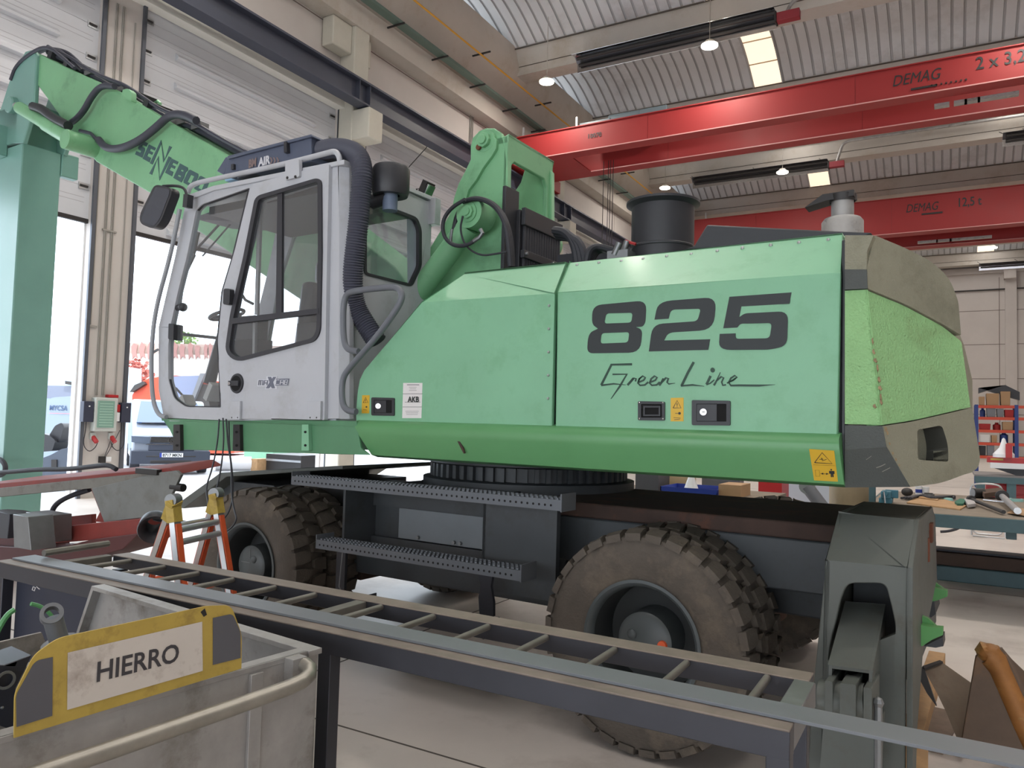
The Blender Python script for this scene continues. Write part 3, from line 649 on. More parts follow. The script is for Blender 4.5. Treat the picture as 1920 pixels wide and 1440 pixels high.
# big sticker on the skirt (skirt leans)
def SK(x, y):
    p0 = Vector((0, 3.502, 1.50)); p1 = Vector((0, 3.548, 1.375)); n = Vector((0, 1, 0)).cross(Vector((0, 0, 1))); t = p1-p0; nn = Vector((1, 0, 0)).cross(t).normalized()
    d = _m(x, y); k = (p0-CAM).dot(nn)/d.dot(nn); return CAM+d*k
b = B(); b.m(YELST); S = lambda x, y: (1500+x/16, 830+y/16)
b.prism([SK(*S(*p))+Vector((0, -.0015, 0)) for p in ((275, 190), (1025, 240), (1140, 1170), (425, 1130))], (0, .002, 0)); b.m(DECAL)
SS = lambda x, y: SK(*S(x, y))+Vector((0, -.003, 0))
for pts, wd in (([(440, 600), (665, 300), (970, 630), (440, 600)], 22), ([(590, 500), (700, 500), (660, 460)], 14), ([(640, 460), (680, 540), (800, 500)], 16), ([(400, 665), (1050, 690)], 5), ([(620, 930), (860, 940)], 12), ([(455, 825), (580, 825), (600, 1010), (480, 1010), (455, 825)], 5)): b.stroke(pts, wd, SS, (0, .001, 0))
for pl in ([(875, 845), (1035, 850), (1040, 940), (1005, 940), (1015, 1035), (975, 1035), (965, 950), (960, 950), (965, 1035), (930, 1035), (920, 930), (880, 930)], [(700, 900), (700, 960), (630, 930)], [(790, 905), (790, 965), (860, 938)], cir(940, 812, 26, 10)): b.prism([SS(*p) for p in pl], (0, .001, 0))
b.build('warning_sticker', parent=sk)
# ---- counterweight
Pa, Pb, Pc = PM(1627, 543, V0), PM(1655, 797, V0), Vector((-.115, 4.12, 1.6)); NF = (Pb-Pa).cross(Pc-Pa).normalized()
if NF.y < 0: NF = -NF
def PV(x, y): d = _m(x, y); return CAM+d*((Pa-CAM).dot(NF)/d.dot(NF))
cw = B(); cw.m(CWG)
cL = []
for zz_, du in ((1.40, .02), (1.9, .02), (2.1, .06), (2.3, .13), (2.40, .24)): cL.append([cw.v((u-(du if k in (2, 3, 4) else du*.3*(k in (1, 5))), v, zz_)) for k, (u, v) in enumerate(((-.585, 3.60), (-.5, 3.62), (-.19, 4.15), (-.14, 4.87), (-.19, 5.6), (-.5, 6.12), (-.585, 6.14)))])
for k in range(4): cw.loft(cL[k], cL[k+1])
cw.face(cL[0][::-1]); cw.face(cL[-1])
cw.box((-.6, 3.65, 2.38), (-.5, 6.1, 2.47)); cw.m(BLACK); cw.box((-.612, 3.58, 1.38), (-.59, 6.15, 2.45)); CW = cw.build('counterweight', parent=MH, bevel=.03)
IN = NF*.07
b = B(); b.m(CWG); b.prism([PM(*p, V0) for p in ((1584, 441), (1638, 441), (1626, 470), (1625, 505), (1627, 541), (1584, 543))], (0, .06, 0))
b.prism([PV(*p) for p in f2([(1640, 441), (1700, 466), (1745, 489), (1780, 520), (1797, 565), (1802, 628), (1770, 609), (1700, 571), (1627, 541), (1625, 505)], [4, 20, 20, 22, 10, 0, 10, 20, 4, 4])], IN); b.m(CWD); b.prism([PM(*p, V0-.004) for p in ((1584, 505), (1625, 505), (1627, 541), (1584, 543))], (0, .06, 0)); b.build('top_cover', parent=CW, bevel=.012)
b = B(); b.m(GREENTX); b.prism([PM(*p, V0+.008) for p in ((1584, 545), (1627, 543), (1655, 797), (1584, 795))], (0, .06, 0)); N8 = NF*.008
b.prism([PV(*p)+N8 for p in f2([(1627, 543), (1700, 573), (1770, 611), (1806, 640), (1823, 763), (1715, 788), (1655, 797)], [0, 20, 10, 6, 0, 20, 0])], IN); b.build('green_band', parent=CW, bevel=.006)
b = B(); b.m(mat('chipped_filler', (150, 128, 98), .8, var=.3, vscale=30))
for k, (x, y) in enumerate([(1636, 640), (1638, 660), (1641, 676), (1645, 690), (1648, 712), (1650, 728), (1651, 745), (1652, 754), (1640, 762)]): b.prism([PM(x+q[0]*(1.6+(k*7) % 3), y+q[1]*(6-k % 3), V0-.001) for q in ((-1, -.7), (.2, -1.2), (.4, -.3), (1, .3), (.1, 1.1), (-.2, .4), (-.8, .5))], (0, .02, 0))
b.build('paint_chips', parent=CW)
b = B(); b.m(CWG); out = f2([(1655, 799), (1715, 790), (1823, 765), (1838, 858), (1834, 880), (1765, 906), (1707, 913), (1662, 838)], [0, 20, 2, 8, 12, 20, 0, 0]); hol = f2([(1720, 806), (1766, 797), (1778, 835), (1778, 866), (1721, 862)], [4, 8, 16, 5, 6])
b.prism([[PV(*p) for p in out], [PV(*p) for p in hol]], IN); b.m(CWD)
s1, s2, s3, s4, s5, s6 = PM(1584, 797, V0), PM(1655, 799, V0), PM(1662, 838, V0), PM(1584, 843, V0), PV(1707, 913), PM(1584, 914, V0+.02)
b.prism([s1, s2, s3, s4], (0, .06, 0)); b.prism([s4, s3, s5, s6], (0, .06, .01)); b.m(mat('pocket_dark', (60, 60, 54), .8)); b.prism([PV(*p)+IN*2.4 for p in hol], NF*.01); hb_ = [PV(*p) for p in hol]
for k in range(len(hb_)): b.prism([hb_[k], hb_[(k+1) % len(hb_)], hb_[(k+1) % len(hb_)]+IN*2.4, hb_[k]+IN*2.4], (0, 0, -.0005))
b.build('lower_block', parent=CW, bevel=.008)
b = B(); b.m(RUST); q = PV(1729, 834)+NF*.06; b.cone(q-Vector((0, 0, .095)), q+Vector((0, 0, .1)), .028, n=14); b.build('lifting_pin', parent=CW)
b = B(); b.m(mat('scratch_grey', (150, 148, 140), .7)); n4 = (s3-s4).cross(s5-s4).normalized()
def P4(x, y): d = _m(x, y); return CAM+d*((s4-CAM).dot(n4)/d.dot(n4))+Vector((0, -.002, 0))
for pts, wd_ in (([(1643, 877), (1652, 874), (1660, 870)], 1.4), ([(1640, 890), (1655, 884), (1669, 877)], 1.2), ([(1624, 862), (1634, 855)], .8), ([(1664, 896), (1661, 904), (1663, 912)], 3), ([(1667, 892), (1660, 897)], 2.5)): b.stroke(pts, wd_, P4, (0, .003, 0))
b.m(mat('chipped_filler', (150, 128, 98)))
for x, y, a_ in ((1664, 812, 4), (1668, 832, 3), (1674, 850, 3), (1680, 862, 3), (1686, 872, 2.5), (1661, 805, 5)): b.prism([PV(x+p_*a_*.5, y+q_*a_)-NF*.001 for p_, q_ in ((-1, -1), (.5, -.8), (1, .2), (.1, 1), (-.8, .5))], NF*.01)
b.build('scratches', parent=CW)
# ---- top of hood
b = B(); b.m(BLACK); b.prism([PM(*p, 4.1) for p in ((1280, 468), (1300, 462), (1325, 421), (1545, 432), (1635, 436), (1610, 450), (1560, 456))], (0, 1.3, 0)); b.build('engine_hood', parent=MH, bevel=.02)
dr = B(); dr.m(BLACK); c0 = (PM(1192, 400, 4.6)+PM(1296, 400, 4.6))/2; r = .2; c0.z = 0
dr.lathe((c0.x, c0.y, 0), (0, 0, 1), [(2.4, r), (2.74, r), (2.745, r+.004), (2.755, r+.004), (2.76, r), (3.01, r), (3.03, r+.035), (3.045, r+.035), (3.05, r), (3.04, r-.02), (2.5, r-.02)], n=40); dr.build('air_filter_drum', parent=MH)
e = B(); e.m(GALV); c1 = (PM(1545, 420, 4.75)+PM(1615, 420, 4.75))/2; e.lathe((c1.x, c1.y, 0), (0, 0, 1), [(2.45, .115), (2.83, .115), (2.85, .10), (2.855, .062), (2.97, .062)], n=28); e.m(DKM); e.lathe((c1.x, c1.y, 0), (0, 0, 1), [(2.95, .07), (2.99, .075), (2.995, .0)], n=24)
e.prism([(c1.x-.20, c1.y-.06, 2.93), (c1.x-.1, c1.y-.06, 2.995), (c1.x+.07, c1.y-.06, 3.0), (c1.x+.07, c1.y-.06, 2.965), (c1.x-.08, c1.y-.06, 2.955)], (0, .12, 0)); e.build('exhaust_stack', parent=MH)
# hoses and valves between pedestal and drum
b = B(); b.m(RUB)
for k in range(3): b.tube([PM(1040+k*4, 432+k*6, 4.55+k*.05), PM(1062+k*5, 435+k*5, 4.5), PM(1078+k*6, 458, 4.5), PM(1083+k*8, 500, 4.5)], .03, n=8, sm=3)
for k in range(4): b.tube([PM(1098+k*3, 500, 4.3+k*.08), PM(1103+k*5, 468, 4.3+k*.1), PM(1120+k*8, 461+k*3, 4.35+k*.1), PM(1150, 470+k*4, 4.4)], .022, n=8, sm=3)
b.box(PM(1045, 478, 4.9), PM(1180, 500, 4.9)+Vector((0, .4, 0))); b.build('hydraulic_hoses', parent=MH)
b = B(); b.m(STEEL); b.tube([PM(1152, 478, 4.3), PM(1162, 455, 4.3)], .022, n=10); b.tube([PM(1166, 480, 4.4), PM(1176, 452, 4.4)], .022, n=10); b.m(REDT); b.tube([PM(1172, 452, 4.4), PM(1192, 458, 4.4)], .01, n=6); b.m(STEEL); b.obox(PM(1165, 480, 4.35), (.14, .12, .05)); b.build('shutoff_valves', parent=MH)
# ---- boom pedestal
VN, VFp = 4.52, 5.18
ped = [(945, 262), (951, 300), (953, 430), (950, 520), (940, 620), (700, 660), (700, 640), (745, 560), (784, 499), (805, 466), (828, 428), (845, 397), (851, 370), (859, 345), (872, 320), (882, 299), (882, 274), (886, 258), (897, 246), (912, 240), (926, 240), (938, 248)]
pp = pms(ped, VN); b = B(); b.m(BOOMG); b.prism(pp, (0, .05, 0)); fpl = [(1022, 303), (1040, 326), (1041, 600), (860, 600), (905, 480), (938, 410), (962, 376), (982, 346), (990, 320), (1003, 304)]; b.prism(pms(fpl, VFp), (0, -.05, 0))
UR = PM(951, 300, VN).x
zt = PM(945, 255, VN).z
rear = [(UR, VN, zt), (UR, VFp, zt-.0), (UR, VFp, 2.4), (UR, VN, 2.4)]
hole = [(UR, VN+.06, zt-.21), (UR, VN+.10, zt-.17), (UR, VFp-.13, zt-.17), (UR, VFp-.08, zt-.23), (UR, VFp-.08, 2.6), (UR, VN+.06, 2.6)]
b.prism([rear, hole], (-.035, 0, 0)); b.box((UR-.12, VN, zt-.06), (UR, VFp, zt))
PED = b.build('boom_pedestal', parent=MH, bevel=.008)
b = B(); b.m(BOOMG)   # doubler rib and pin bosses
rib = [(931, 262), (930, 278), (922, 292), (905, 315), (892, 338), (878, 356), (874, 372), (870, 372), (866, 350), (880, 330), (890, 305), (886, 285), (893, 262), (908, 252), (922, 252)]
b.prism(pms(rib, VN-.028), (0, .03, 0))
for x, y, r in ((909, 264, .055), (893, 404, .06)):
    c = PM(x, y, VN-.03); b.cone(c, c+Vector((0, .03, 0)), r*1.5, n=28); b.cone(c-Vector((0, .03, 0)), c, r, n=8); b.cone(c-Vector((0, .045, 0)), c, r*.6, n=20)
c = PM(899, 277, VN-.03); b.m(RUST); b.cone(c-Vector((0, .02, 0)), c, .022, n=10); b.build('pin_bosses', parent=PED, bevel=.003)
b = B(); b.m(BLACK)
x0 = UR-.10; b.box((x0+.10, VN-.05, 2.45), (x0+.13, VN+.13, 3.30)); b.box((x0+.11, VN+.10, 2.45), (x0+.16, VFp+.0, 3.16)); b.m(RUB)
for k in range(15): yy = VN+.14+k*.036; b.cone((x0+.175, yy, 2.45), (x0+.175, yy, 3.12), .016, n=8)
b.m(BLACK); b.box((x0+.17, VN+.10, 3.04), (x0+.205, VFp+.0, 3.17)); b.box((x0+.17, VN+.10, 2.80), (x0+.205, VFp+.0, 2.86)); b.m(STEEL)
for yy in (VN+.12, VN+.5): b.cone((x0+.2, yy, 2.83), (x0+.225, yy, 2.83), .014, n=8)
b.build('hose_guard', parent=MH, bevel=.006)
# boom cylinders
for vv in (4.36, 5.34):
    d = vv-4.36; A = PM(893, 404, 4.36)+Vector((0, d, 0)); Z = PM(678, 690, 4.36)+Vector((0, d, 0)); ax = (Z-A).normalized(); L = (Z-A).length
    b = B(); b.m(BOOMG); b.cone(A+ax*.10, A+ax*(L*.78), .083, n=24); b.cone(A-Vector((0, .09, 0)), A+Vector((0, .09, 0)), .11, n=24); b.cone(A-Vector((0, .10, 0)), A, .07, n=24); b.cone(A-Vector((0, .12, 0)), A, .05, n=8); b.cone(A-Vector((0, .13, 0)), A, .03, n=16); b.cone(A+ax*(L*.78), A+ax*(L*.80), .092, n=24)
    b.m(CHROME); b.cone(A+ax*(L*.8), A+ax*(L*.95), .04, n=16); b.m(BOOMG); b.cone(Z-Vector((0, .07, 0)), Z+Vector((0, .07, 0)), .085, n=20); b.cone(A+ax*(L*.93), Z, .05, n=16); b.build('boom_cylinder', parent=MH)
b = B(); b.m(RUB); vh = 4.25
for k in range(3): b.tube([PM(x, y, vh+k*.03) for x, y in ((957+k*2, 500), (953+k*3, 450), (945+k*2, 410), (925+k, 382), (895, 370), (868, 378))], .018, n=8, sm=3)
b.tube([PM(x, y, 4.18) for x, y in ((872, 374), (845, 390), (829, 415), (832, 445), (850, 461), (875, 461), (892, 450))], .014, n=8, sm=3)
b.tube([PM(x, y, 4.2) for x, y in ((868, 405), (862, 430), (872, 462), (900, 480), (930, 476), (950, 472))], .007, n=6, sm=3); b.tube([PM(x, y, 4.3) for x, y in ((866, 385), (856, 410), (850, 440))], .02, n=8)
b.m(STEEL); b.tube([PM(x, y, 4.17) for x, y in ((888, 452), (899, 445), (905, 437), (901, 430))], .014, n=8); b.tube([PM(848, 430, 4.28), PM(845, 455, 4.28)], .013, n=8); b.build('pedestal_hoses', parent=MH)
# ---- boom, its hoses and cylinder
vb = 4.62
boom = [(70, 99), (133, 130), (230, 174), (300, 218), (420, 287), (600, 390), (740, 500), (790, 570), (770, 640), (690, 640), (560, 560), (440, 480), (333, 407), (283, 363), (180, 303), (123, 232), (67, 155)]
b = B(); b.m(BOOMG); b.prism(pms(boom, vb), (0, .48, 0)); BM = b.build('boom', parent=MH, bevel=.012)
b = B(); b.m(mat('boom_lettering', (58, 88, 90), .6)); LZ = lambda x, y: PM(240+x/9.6, 250+y/9.6, vb-.003)
def LP(pts, holes=()): b.prism([[LZ(*p) for p in pts]]+[[LZ(*p) for p in h] for h in holes], (0, .005, 0)) if holes else b.prism([LZ(*p) for p in pts], (0, .005, 0))
LP([(245, 122), (358, 180), (330, 240), (262, 205), (248, 235), (300, 262), (305, 300), (255, 440), (125, 378), (150, 318), (222, 350), (238, 318), (185, 290), (182, 250)])
def EE(x, y, q=1.): LP([(x+a*q, y+c*q) for a, c in ((115, -262), (240, -200), (218, -150), (145, -185), (128, -148), (190, -118), (170, -72), (105, -104), (80, -52), (150, -18), (125, 62), (0, -5))])
EE(260, 460); EE(665, 712)
def NN(pts): b.stroke(pts, 54, LZ, (0, .005, 0))
NN([(415, 550), (600, 145), (645, 500), (765, 235)]); NN([(405, 735), (540, 430), (565, 820), (755, 425)])
LP([(935, 540), (1075, 615), (1078, 660), (1035, 705), (1010, 790), (960, 885), (812, 800)], [[(958, 650), (1000, 668), (990, 695), (945, 672)], [(905, 742), (955, 768), (942, 792), (890, 765)]])
def OO(dx, dy, cut=False): LP([(x+dx, y+dy) for x, y in ((1120, 655), (1262, 728), (1265, 770), (1190, 960), (1130, 960), (998, 890), (998, 850), (1090, 665))], [[(x+dx, y+dy) for x, y in ((1130, 745), (1190, 775), (1130, 905), (1068, 872))]])
OO(0, 0); OO(195, 110); b.build('boom_lettering', parent=BM)
b = B(); b.m(mat('boom_hose_hazed', (60, 62, 74), .55)); random.seed(3)  # rubber black lifted, so the bluish haze sits in the colour
top = [(90, 100), (130, 118), (160, 138), (200, 158), (232, 172), (262, 192), (300, 214), (330, 228), (370, 246), (430, 278), (520, 325)]
for k in range(7):
    o = random.uniform(-15, 1); b.tube([PM(x, y+o+random.uniform(-3, 3), vb+.05+k*.055) for x, y in top], .022+.008*(k % 2), n=8, sm=2)
for k in range(3): b.tube([PM(x, y, vb-.05+k*.12) for x, y in ((20+k*8, 150), (30+k*8, 122), (62+k*10, 96-k*3), (90+k*16, 86+k*4), (118+k*14, 108+k*3), (140+k*14, 128+k*5))], .022, n=8, sm=3)
b.tube([PM(x, y, vb-.08) for x, y in ((215, 162), (190, 160), (172, 180), (155, 212), (135, 230), (118, 236))], .035, n=10, sm=3)
b.tube([PM(x, y, vb-.08) for x, y in ((368, 226), (345, 214), (318, 215), (292, 240), (260, 265), (225, 280), (198, 278), (185, 262))], .042, n=10, sm=3)
b.tube([PM(x, y, vb-.05) for x, y in ((185, 265), (170, 250), (150, 245))], .02, n=8); b.m(STEEL)
for x, y in ((335, 226), (345, 232), (375, 240), (232, 172), (172, 140), (330, 238)): b.obox(PM(x, y-2, vb+.1), (.16, .1, .06)); 
for x, y in ((120, 118), (150, 133), (262, 188), (300, 212)): b.m(BLACK); b.obox(PM(x, y-6, vb+.2), (.10, .35, .10), Matrix.Rotation(.45, 3, 'Y'))
b.build('boom_hoses', parent=BM)
b = B(); b.m(BOOMG); b.prism(pms(f2([(228, 178), (230, 168), (240, 166), (246, 172), (246, 190)], 2), vb-.06), (0, .06, 0)); b.tube([PM(x, y, vb+.2) for x, y in ((293, 200), (291, 193), (296, 190), (300, 194), (299, 203))], .02, n=8)
A, Z = PM(30, 198, 4.42), PM(145, 268, 4.42); ax = (Z-A).normalized(); L = (Z-A).length
b.build('lifting_eye', parent=BM)
b = B(); b.m(BOOMG); b.cone(A+ax*.12, A+ax*L*.52, .075, n=20); b.cone(A+ax*L*.52, Z, .088, n=20); b.cone(Z-Vector((0, .14, 0)), Z+Vector((0, .2, 0)), .11, n=20); b.m(CHROME); b.cone(A, A+ax*.3, .04, n=12); SC = b.build('stick_cylinder', parent=BM)
b = B(); b.m(BLACK); b.tube([PM(62, 200, 4.40), PM(80, 205, 4.4), PM(100, 222, 4.4), PM(128, 236, 4.4)], .055, n=10, sm=2); b.build('cylinder_valve', parent=BM)
b = B(); b.m(STICKG); us = PM(30, 480, 4.6).x
b.box((us-.75, 4.6, .25), (us, 5.08, PM(43, 267, 4.6).z))
head = [(47, 97), (62, 93), (68, 102), (63, 200), (43, 268), (-45, 268), (-40, 225), (0, 205), (20, 143)]
b.prism(pms(head, 4.58), (0, .06, 0)); b.prism([p+Vector((0, .50, 0)) for p in pms(head, 4.58)], (0, .06, 0)); b.box((us-.9, 4.58, PM(20, 230, 4.6).z-.3), (us-.15, 5.12, PM(20, 200, 4.6).z))
pc = PM(15, 195, 4.5); b.cone(pc, pc+Vector((0, .7, 0)), .11, n=20); q = PM(125, 305, 5.08); b.box((us-.1, 5.08, q.z-.16), (us+.02, 5.3, q.z+.16)); q = PM(10, 268, 4.6); b.box((us-.6, 4.42, q.z-.2), (us-.4, 4.6, q.z+.2))
SKT = b.build('stick', parent=MH, bevel=.015)
b = B(); b.m(RUB); b.tube([PM(x, y, 4.5) for x, y in ((-25, 855), (0, 860), (11, 872), (9, 888), (-5, 893), (-25, 890))], .03, n=8, sm=3); b.build('stick_hose', parent=SKT)
# ---- undercarriage
def tyre_mesh():
    b = MB(W); b.m(TYRE); R, w = .545, .27; h = w/2
    b.lathe((0, 0, 0), (0, 1, 0), [(-h*.72, .292), (-h*.86, .30), (-h*.98, .36), (-h*1.0, .43), (-h*.94, .485), (-h*.88, R-.035), (-h*.6, R-.028), (h*.6, R-.028), (h*.88, R-.035), (h*.94, .485), (h, .43), (h*.98, .36), (h*.86, .30), (h*.72, .292)], n=72)
    for sd in (-1, 1):
        NL = 30
        for k in range(NL):
            a = 2*PI*(k+.5*(sd > 0))/NL; wa = 2*PI/NL*.76
            def q(r, y, da): return Vector((math.cos(a+da)*r, y, math.sin(a+da)*r))
            y0, y1 = sd*h*1.02, sd*h*.12; lo = []; hi = []
            for (y, da) in ((y0, -wa/2), (y0, wa/2), (sd*h*.55, wa/2+.012), (y1, wa/2-.02), (y1, -wa/2+.035), (sd*h*.55, -wa/2+.012)):
                lo.append(b.v(q(R-.05 if y == y0 else R-.035, y, da))); hi.append(b.v(q(R-(.014 if y == y0 else 0), y*(.96 if y == y0 else 1), da*.97)))
            b.face(hi); b.loft(lo, hi)
    return b
random.seed(5)
TY0 = None
def add_tyre(u, v, rot):
    global TY0
    if TY0 is None:
        TY0 = tyre_mesh(); o = TY0.build('tyre', parent=MH_T)
    else: o = TY0o.copy(); COL.objects.link(o); o.parent = MH
    return o
MH_T = bpy.data.objects.new('tmp', None); WM['tmp'] = W.copy()
TYO = tyre_mesh().build('tyre', parent=MH_T); TYO.parent = MH
bpy.data.objects.remove(MH_T)
def rim_mesh():
    b = MB(W); b.m(RIM); b.lathe((0, 0, 0), (0, 1, 0), [(-.115, .30), (-.13, .305), (-.132, .29), (-.12, .275), (-.09, .265)], n=56); b.m(mat('rim_inside', (44, 47, 48), .6)); b.lathe((0, 0, 0), (0, 1, 0), [(-.09, .265), (.10, .255), (.10, .15), (.115, .0)], n=56); return b
def hub_mesh():
    b = MB(W); b.m(RIM); b.lathe((0, 0, 0), (0, 1, 0), [(.10, .145), (-.07, .14), (-.085, .12), (-.088, .0)], n=40)
    b.m(ORPNT); b.lathe((-.03, 0, -.095) , (0, 1, 0), [(-.098, .0), (-.10, .010), (-.10, .022), (-.08, .024)], n=12)
    b.m(RIM); b.ball((.045, -.088, .05), .026, (1, .5, 1), n=12); b.m(STEEL); b.box((-.09, -.0885, .02), (.0, -.0865, .024)); b.box((.0, -.0885, .05), (.003, -.0865, .12)); return b
tmp = bpy.data.objects.new('tmp', None); WM['tmp'] = W.copy()
RIMO = rim_mesh().build('wheel_rim', parent=tmp); HUBO = hub_mesh().build('wheel_hub', parent=tmp)
OFF = Matrix.Translation(Vector((3.0, -4.87, 0)))
fst = True
wheels = []
for u in (-4.46, -1.50):
    for v in (3.50+.135, 3.50+.45, 6.24-.45, 6.24-.135): wheels.append((u, v))
for i, (u, v) in enumerate(wheels):
    loc = OFF @ Vector((u, v, .548)); ty = TYO if i == 0 else TYO.copy()
    if i: COL.objects.link(ty)
    ty.parent = MH; ty.matrix_local = Matrix.Translation(loc) @ Matrix.Rotation(i*.37, 4, 'Y')
    if v < 3.7 or v > 6.0:
        fl = v > 5
        r = RIMO.copy() if i else RIMO; h = HUBO.copy() if i else HUBO
        if i: COL.objects.link(r); COL.objects.link(h)
        r.parent = MH; h.parent = r
        r.matrix_local = Matrix.Translation(loc) @ Matrix.Rotation((PI if fl else 0), 4, 'Z') @ Matrix.Rotation(i*1.1, 4, 'Y'); h.matrix_local = Matrix.Identity(4)
bpy.data.objects.remove(tmp)
b = B(); b.m(DKGR); b.box((-4.9, 4.28, .62), (-.6, 5.2, 1.06)); b.m(RUSTY); b.box((-2.4, 4.0, 1.06), (-.37, 5.2, 1.145)); b.m(DKGR)
b.prism([(-3.95, 4.05, 1.12), (-2.2, 4.05, 1.12), (-2.2, 4.02, .75), (-1.95, 4.02, .55), (-2.3, 4.05, .5), (-3.95, 4.05, .5)], (0, 1.2, 0))
b.box((-2.3, 4.0, .8), (-.6, 4.05, 1.06)); b.box((-2.35, 5.15, .8), (-.6, 5.2, 1.06)); b.build('chassis_frame', parent=MH, bevel=.01)
b = B(); b.m(RUSTY)
for u in (-4.46, -1.5): b.cone((u, 3.9, .548), (u, 5.9, .548), .12, n=20); b.box((u-.25, 4.4, .35), (u+.25, 5.4, .75))
b.build('axles', parent=MH)
b = B(); b.m(DKGR); c = Vector((-3.0, 4.87, 0)); b.lathe(c, (0, 0, 1), [(1.1, .62), (1.13, .78), (1.20, .78), (1.21, .70), (1.30, .70), (1.31, .74), (1.38, .74)], n=60)
for k in range(60): a = 2*PI*k/60; b.obox(c+Vector((math.cos(a)*.715, math.sin(a)*.715, 1.255)), (.03, .03, .09), Matrix.Rotation(a, 3, 'Z'))
b.build('slewing_ring', parent=MH)
# side box with the two access steps
b = B(); b.m(DKGR); A0 = PM(645, 905, 3.72); A1 = PM(907, 926, 3.72)
b.box((A0.x, 3.72, .70), (A0.x+.02, 4.1, 1.17)); b.box((A1.x, 3.72, .62), (A1.x+.02, 4.1, 1.17)); b.box((A0.x, 4.02, .76), (A1.x, 4.05, 1.17)); b.m(mat('tank_panel', (112, 118, 124), .4, var=.06)); b.box((A0.x+.27, 3.98, .80), (A1.x, 4.02, 1.0)); b.m(DKGR); b.box((A0.x+.02, 3.99, 1.0), (A1.x, 4.04, 1.15)); b.box((A0.x, 3.98, .74), (A1.x, 4.06, .79))
b.box((A1.x, 3.72, .62), (A1.x+.5, 3.76, 1.17)); b.m(STEEL)
for x in (A0.x+.45, A0.x+.75, A0.x+.8): b.cone((x, 3.96, .82), (x, 3.99, .82), .012, n=8)
b.build('side_tank', parent=MH, bevel=.006)
def step(u0, u1, zt, v0=3.41, v1=3.56, grip=True):
    b = B(); b.m(STEP); b.box((u0, v0, zt-.055), (u1, v0+.006, zt)); b.box((u0, v1, zt-.055), (u1, v1+.006, zt)); b.box((u0, v0+.006, zt-.018), (u1, v1, zt-.013)); b.box((u0-.006, v0, zt-.055), (u0, v1, zt+.03)); b.box((u1, v0-.002, zt-.06), (u1+.008, v1, zt+.03))
    b.m(HOLE); n = int((u1-u0)/.036)
    for k in range(n): x = u0+.03+k*(u1-u0-.05)/n; b.cone((x, v0-.0008, zt-.03), (x, v0+.002, zt-.03), .0065, n=8)
    b.m(STEP)
    if grip:
        for k in range(int((u1-u0)/.03)):
            x = u0+.015+k*.03
            for j in range(3): y = v0+.03+j*.044; b.cone((x, y, zt-.014), (x, y, zt+.006), .012, .009, n=6, cap=True)
    return b.build('access_step', parent=MH)
step(-3.905, -1.905, 1.215); step(-3.655, -2.135, .832)
step(PM(673, 1140, 3.41).x, PM(905, 1190, 3.41).x, .50, grip=False)
b = B(); b.m(RUB); b.prism([PM(x, y, 3.6) for x, y in ((896, 1073), (924, 1076), (920, 1100), (925, 1130), (925, 1156), (899, 1152), (897, 1120), (901, 1100))], (0, .02, 0)); b.build('rubber_strap', parent=MH); b = B(); b.m(RUB); q = PM(640, 1024, 3.6); b.box((q.x-.04, 3.6, .35), (q.x+.04, 3.62, .8)); q = PM(1000, 1040, 4.0); b.build('rubber_strap', parent=MH)
b = B(); b.m(STEEL); b.tube([PM(x, y, 3.55) for x, y in ((643, 1030), (640, 1060), (636, 1100), (641, 1110))], .004, n=5); b.build('step_wire', parent=MH)
# front support frame with sheet cover
b = B(); b.m(OUTR); b.prism([(-6.0, 3.95, .80), (-5.38, 3.95, 1.13), (-4.0, 3.95, 1.26), (-4.0, 3.95, 1.235), (-5.3, 3.95, 1.10), (-5.85, 3.95, .80)], (0, 1.9, 0)); b.m(DKGR); b.box((-5.6, 4.1, .5), (-4.9, 5.7, 1.05)); b.prism([(-5.95, 4.3, .45), (-5.55, 4.3, .45), (-5.4, 4.3, 1.08), (-5.6, 4.3, 1.02), (-5.95, 4.3, .82)], (0, 1.2, 0)); b.build('front_support', parent=MH, bevel=.005)
# rear outrigger
b = B(); b.m(OUTR); Z3 = lambda x, y: (1480+x/2.77, 920+y/2.77)
fo = [Z3(*p) for p in ((190, 360), (610, 400), (600, 1340), (600, 1560), (95, 1560), (110, 1170))]
ho = f2([Z3(*p) for p in ((203, 1560), (203, 840), (268, 560), (300, 480), (500, 480), (528, 590), (552, 700), (535, 1560))], [0, 20, 10, 16, 16, 8, 14, 0], 6)
vf = 3.42; FO = pms(fo, vf); b.prism([FO, [p for p in pms(ho, vf)]], (0, .035, 0))
u0, u1 = -.645, -.335; a1, a2 = FO[0], FO[1]; t1, t2 = Vector((a1.x, 3.70, 1.24)), Vector((a2.x+.01, 3.66, 1.24))
b.prism([a1, a2, t2, t1], (0, .03, -.01)); b.prism([t1, t2, t2+Vector((0, .7, 0)), t1+Vector((0, .7, 0))], (0, 0, -.03)); b.box((a1.x, 4.30, .75), (a2.x+.0, 4.33, 1.22))
rs = [(a2.x, 3.42, a2.z), (a2.x, 3.66, 1.24), (a2.x, 4.36, 1.24), PU(1743, 968, a2.x), PU(1747, 1088, a2.x), PU(1721, 1209, a2.x), PU(1709, 1360, a2.x), (a2.x, 3.50, .1), (a2.x, 3.42, .1)]; b.prism(rs, (.022, 0, 0)); ls = [(a1.x, 3.42, a1.z), (a1.x, 3.70, 1.24), (a1.x, 4.36, 1.24), (a1.x, 4.42, 1.2), (a1.x, 4.42, .8), (a1.x, 3.6, .1), (a1.x-.02, 3.42, .1)]; b.prism(ls, (.02, 0, 0))
b.m(DKGR); b.box((a1.x+.03, 3.9, .5), (a2.x-.02, 5.2, .97)); OU = b.build('outrigger_frame', parent=MH, bevel=.006)
b = B(); b.m(OUTR)
ta, tb = [PM(*Z3(*p), 3.62) for p in ((290, 575), (500, 590))], [PM(*Z3(*p), 3.16) for p in ((205, 905), (432, 935))]
